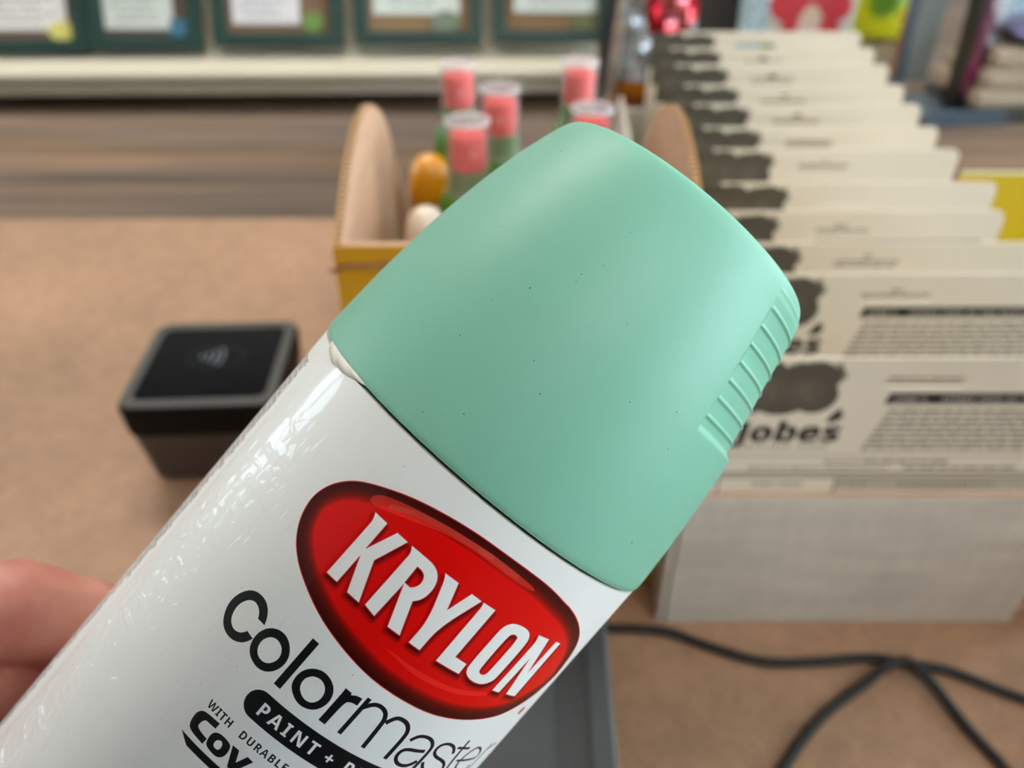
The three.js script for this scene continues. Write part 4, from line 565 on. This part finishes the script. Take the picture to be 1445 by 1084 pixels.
  const torso = join(limbs.concat(arms), 0.05), headF = join(headBits, 0.03), legF = join(legs, 0.04), feetF = join(feet, 0.02), rhJ = join(rh, 0.008), armF = join(arms, 0.03);
  const body = (x, y, z) => smin(smin(smin(torso(x, y, z), legF(x, y, z), 0.05), feetF(x, y, z), 0.03), headF(x, y, z), 0.03);
  const phoneAt = V(0.052, 0.3, 0).addScaledVector(V(0, 0.6018, 0.7986), 0.011).addScaledVector(V(0, 0.7986, -0.6018), -0.018), phoneF = (x, y, z) => { const dy = y - phoneAt.y, dz = z - phoneAt.z; return Math.max(Math.abs(x - phoneAt.x) - 0.0738, Math.abs(0.7986 * dy - 0.6018 * dz) - 0.0361, Math.abs(0.6018 * dy + 0.7986 * dz) - 0.0047); }, rhF = (x, y, z) => Math.max(rhJ(x, y, z), -phoneF(x, y, z));
  const bodyG = surfaceNet((x, y, z) => Math.max(smin(body(x, y, z), rh[0](x, y, z), 0.012), 0.004 - phoneF(x, y, z)), [-0.40, FY - 0.02, -0.06], [0.40, 0.82, 0.74], 0.0125), rhG = surfaceNet(rhF, [0.09, 0.20, -0.03], [0.21, 0.33, 0.10], 0.0035), headG = surfaceNet((x, y, z) => smin(headF(x, y, z), torso(x, y, z), 0.03), [-0.12, 0.48, 0.13], [0.12, 0.78, 0.39], 0.006);
  const g = mergeGeometries([fine, bodyG, rhG, headG]); g.computeVertexNormals();
  const p = g.attributes.position, col = new Float32Array(p.count * 3), sn = noiseMaker(63), cA = new THREE.Color(0xd0907c), cB = new THREE.Color(0xb96a5c), cc = new THREE.Color();
  for (let i = 0; i < p.count; i++) { const k = clamp(0.5 + (sn(p.getX(i) * 160 + 300, p.getY(i) * 160 + p.getZ(i) * 120 + 300, 512) - 0.5) * 1.1 + (sn(p.getX(i) * 900 + 500, p.getZ(i) * 900 + p.getY(i) * 700 + 600, 4096) - 0.5) * 0.3); cc.copy(cA).lerp(cB, k); col.set([cc.r, cc.g, cc.b], 3 * i); }
  g.setAttribute('color', new THREE.BufferAttribute(col, 3));
  const uv = new Float32Array(p.count * 2); for (let i = 0; i < p.count; i++) { uv[2 * i] = (p.getX(i) + p.getZ(i)) * 25; uv[2 * i + 1] = (p.getY(i) - p.getZ(i) * 0.3) * 25; } g.setAttribute('uv', new THREE.BufferAttribute(uv, 2));
  const person = part('person', g, phy(0xffffff, 0.48, { vertexColors: true, bumpMap: grainTex, bumpScale: 0.00006 }), scene);
  person.userData = { label: 'person whose bare left hand grips the white spray can from behind', category: 'person' };
  const shirtF = join(limbs.slice(0, 6).concat([arms[0], arms[2]]), 0.05), sleeve = (x, y, z) => Math.max(shirtF(x, y, z) - 0.012, -0.03 - y, y - 0.53);
  part('shirt', surfaceNet(sleeve, [-0.40, -0.08, 0.2], [0.40, 0.58, 0.74], 0.0125), std(0x3f4650, 0.9), person);
  part('trousers', surfaceNet((x, y, z) => Math.max(smin(legF(x, y, z), limbs[0](x, y, z), 0.05) - 0.010, y - 0.02, FY + 0.07 - y), [-0.3, FY, 0.35], [0.3, 0.06, 0.74], 0.0125), std(0x2c3340, 0.9), person);
  for (const i of [0, 1]) part('shoe', surfaceNet((x, y, z) => feet[i](x, y, z) - 0.008, [-0.25, FY - 0.02, 0.36], [0.25, FY + 0.12, 0.68], 0.0105), std(0x2a2624, 0.7), person);
  part('hair', surfaceNet((x, y, z) => Math.max(headF(x, y, z) - 0.010, 0.23 - z - Math.max(0, y - 0.68) * 1.6, 0.61 - y), [-0.13, 0.58, 0.11], [0.13, 0.82, 0.41], 0.008), std(0x3a2a20, 0.8), person);
  // the phone that takes the picture, its lens where the camera stands
  const ph = thing('smartphone', 'dark phone held up by the photographer, lens towards the spray can', 'phone');
  ph.quaternion.setFromRotationMatrix(new THREE.Matrix4().makeBasis(V(1, 0, 0), V(0, 0.7986, -0.6018), V(0, 0.6018, 0.7986))); ph.position.set(0.052, 0.3, 0).addScaledVector(V(0, 0.6018, 0.7986), 0.011).addScaledVector(V(0, 0.7986, -0.6018), -0.018);
  part('case', rbox(0.147, 0.0715, 0.0080, 0.0038), std(0x1d1f22, 0.5), ph); part('screen', rbox(0.140, 0.0655, 0.0006, 0.0002, 0, 0, 0.0041), phy(0x08090a, 0.1), ph);
}

renderer.render(scene, camera);
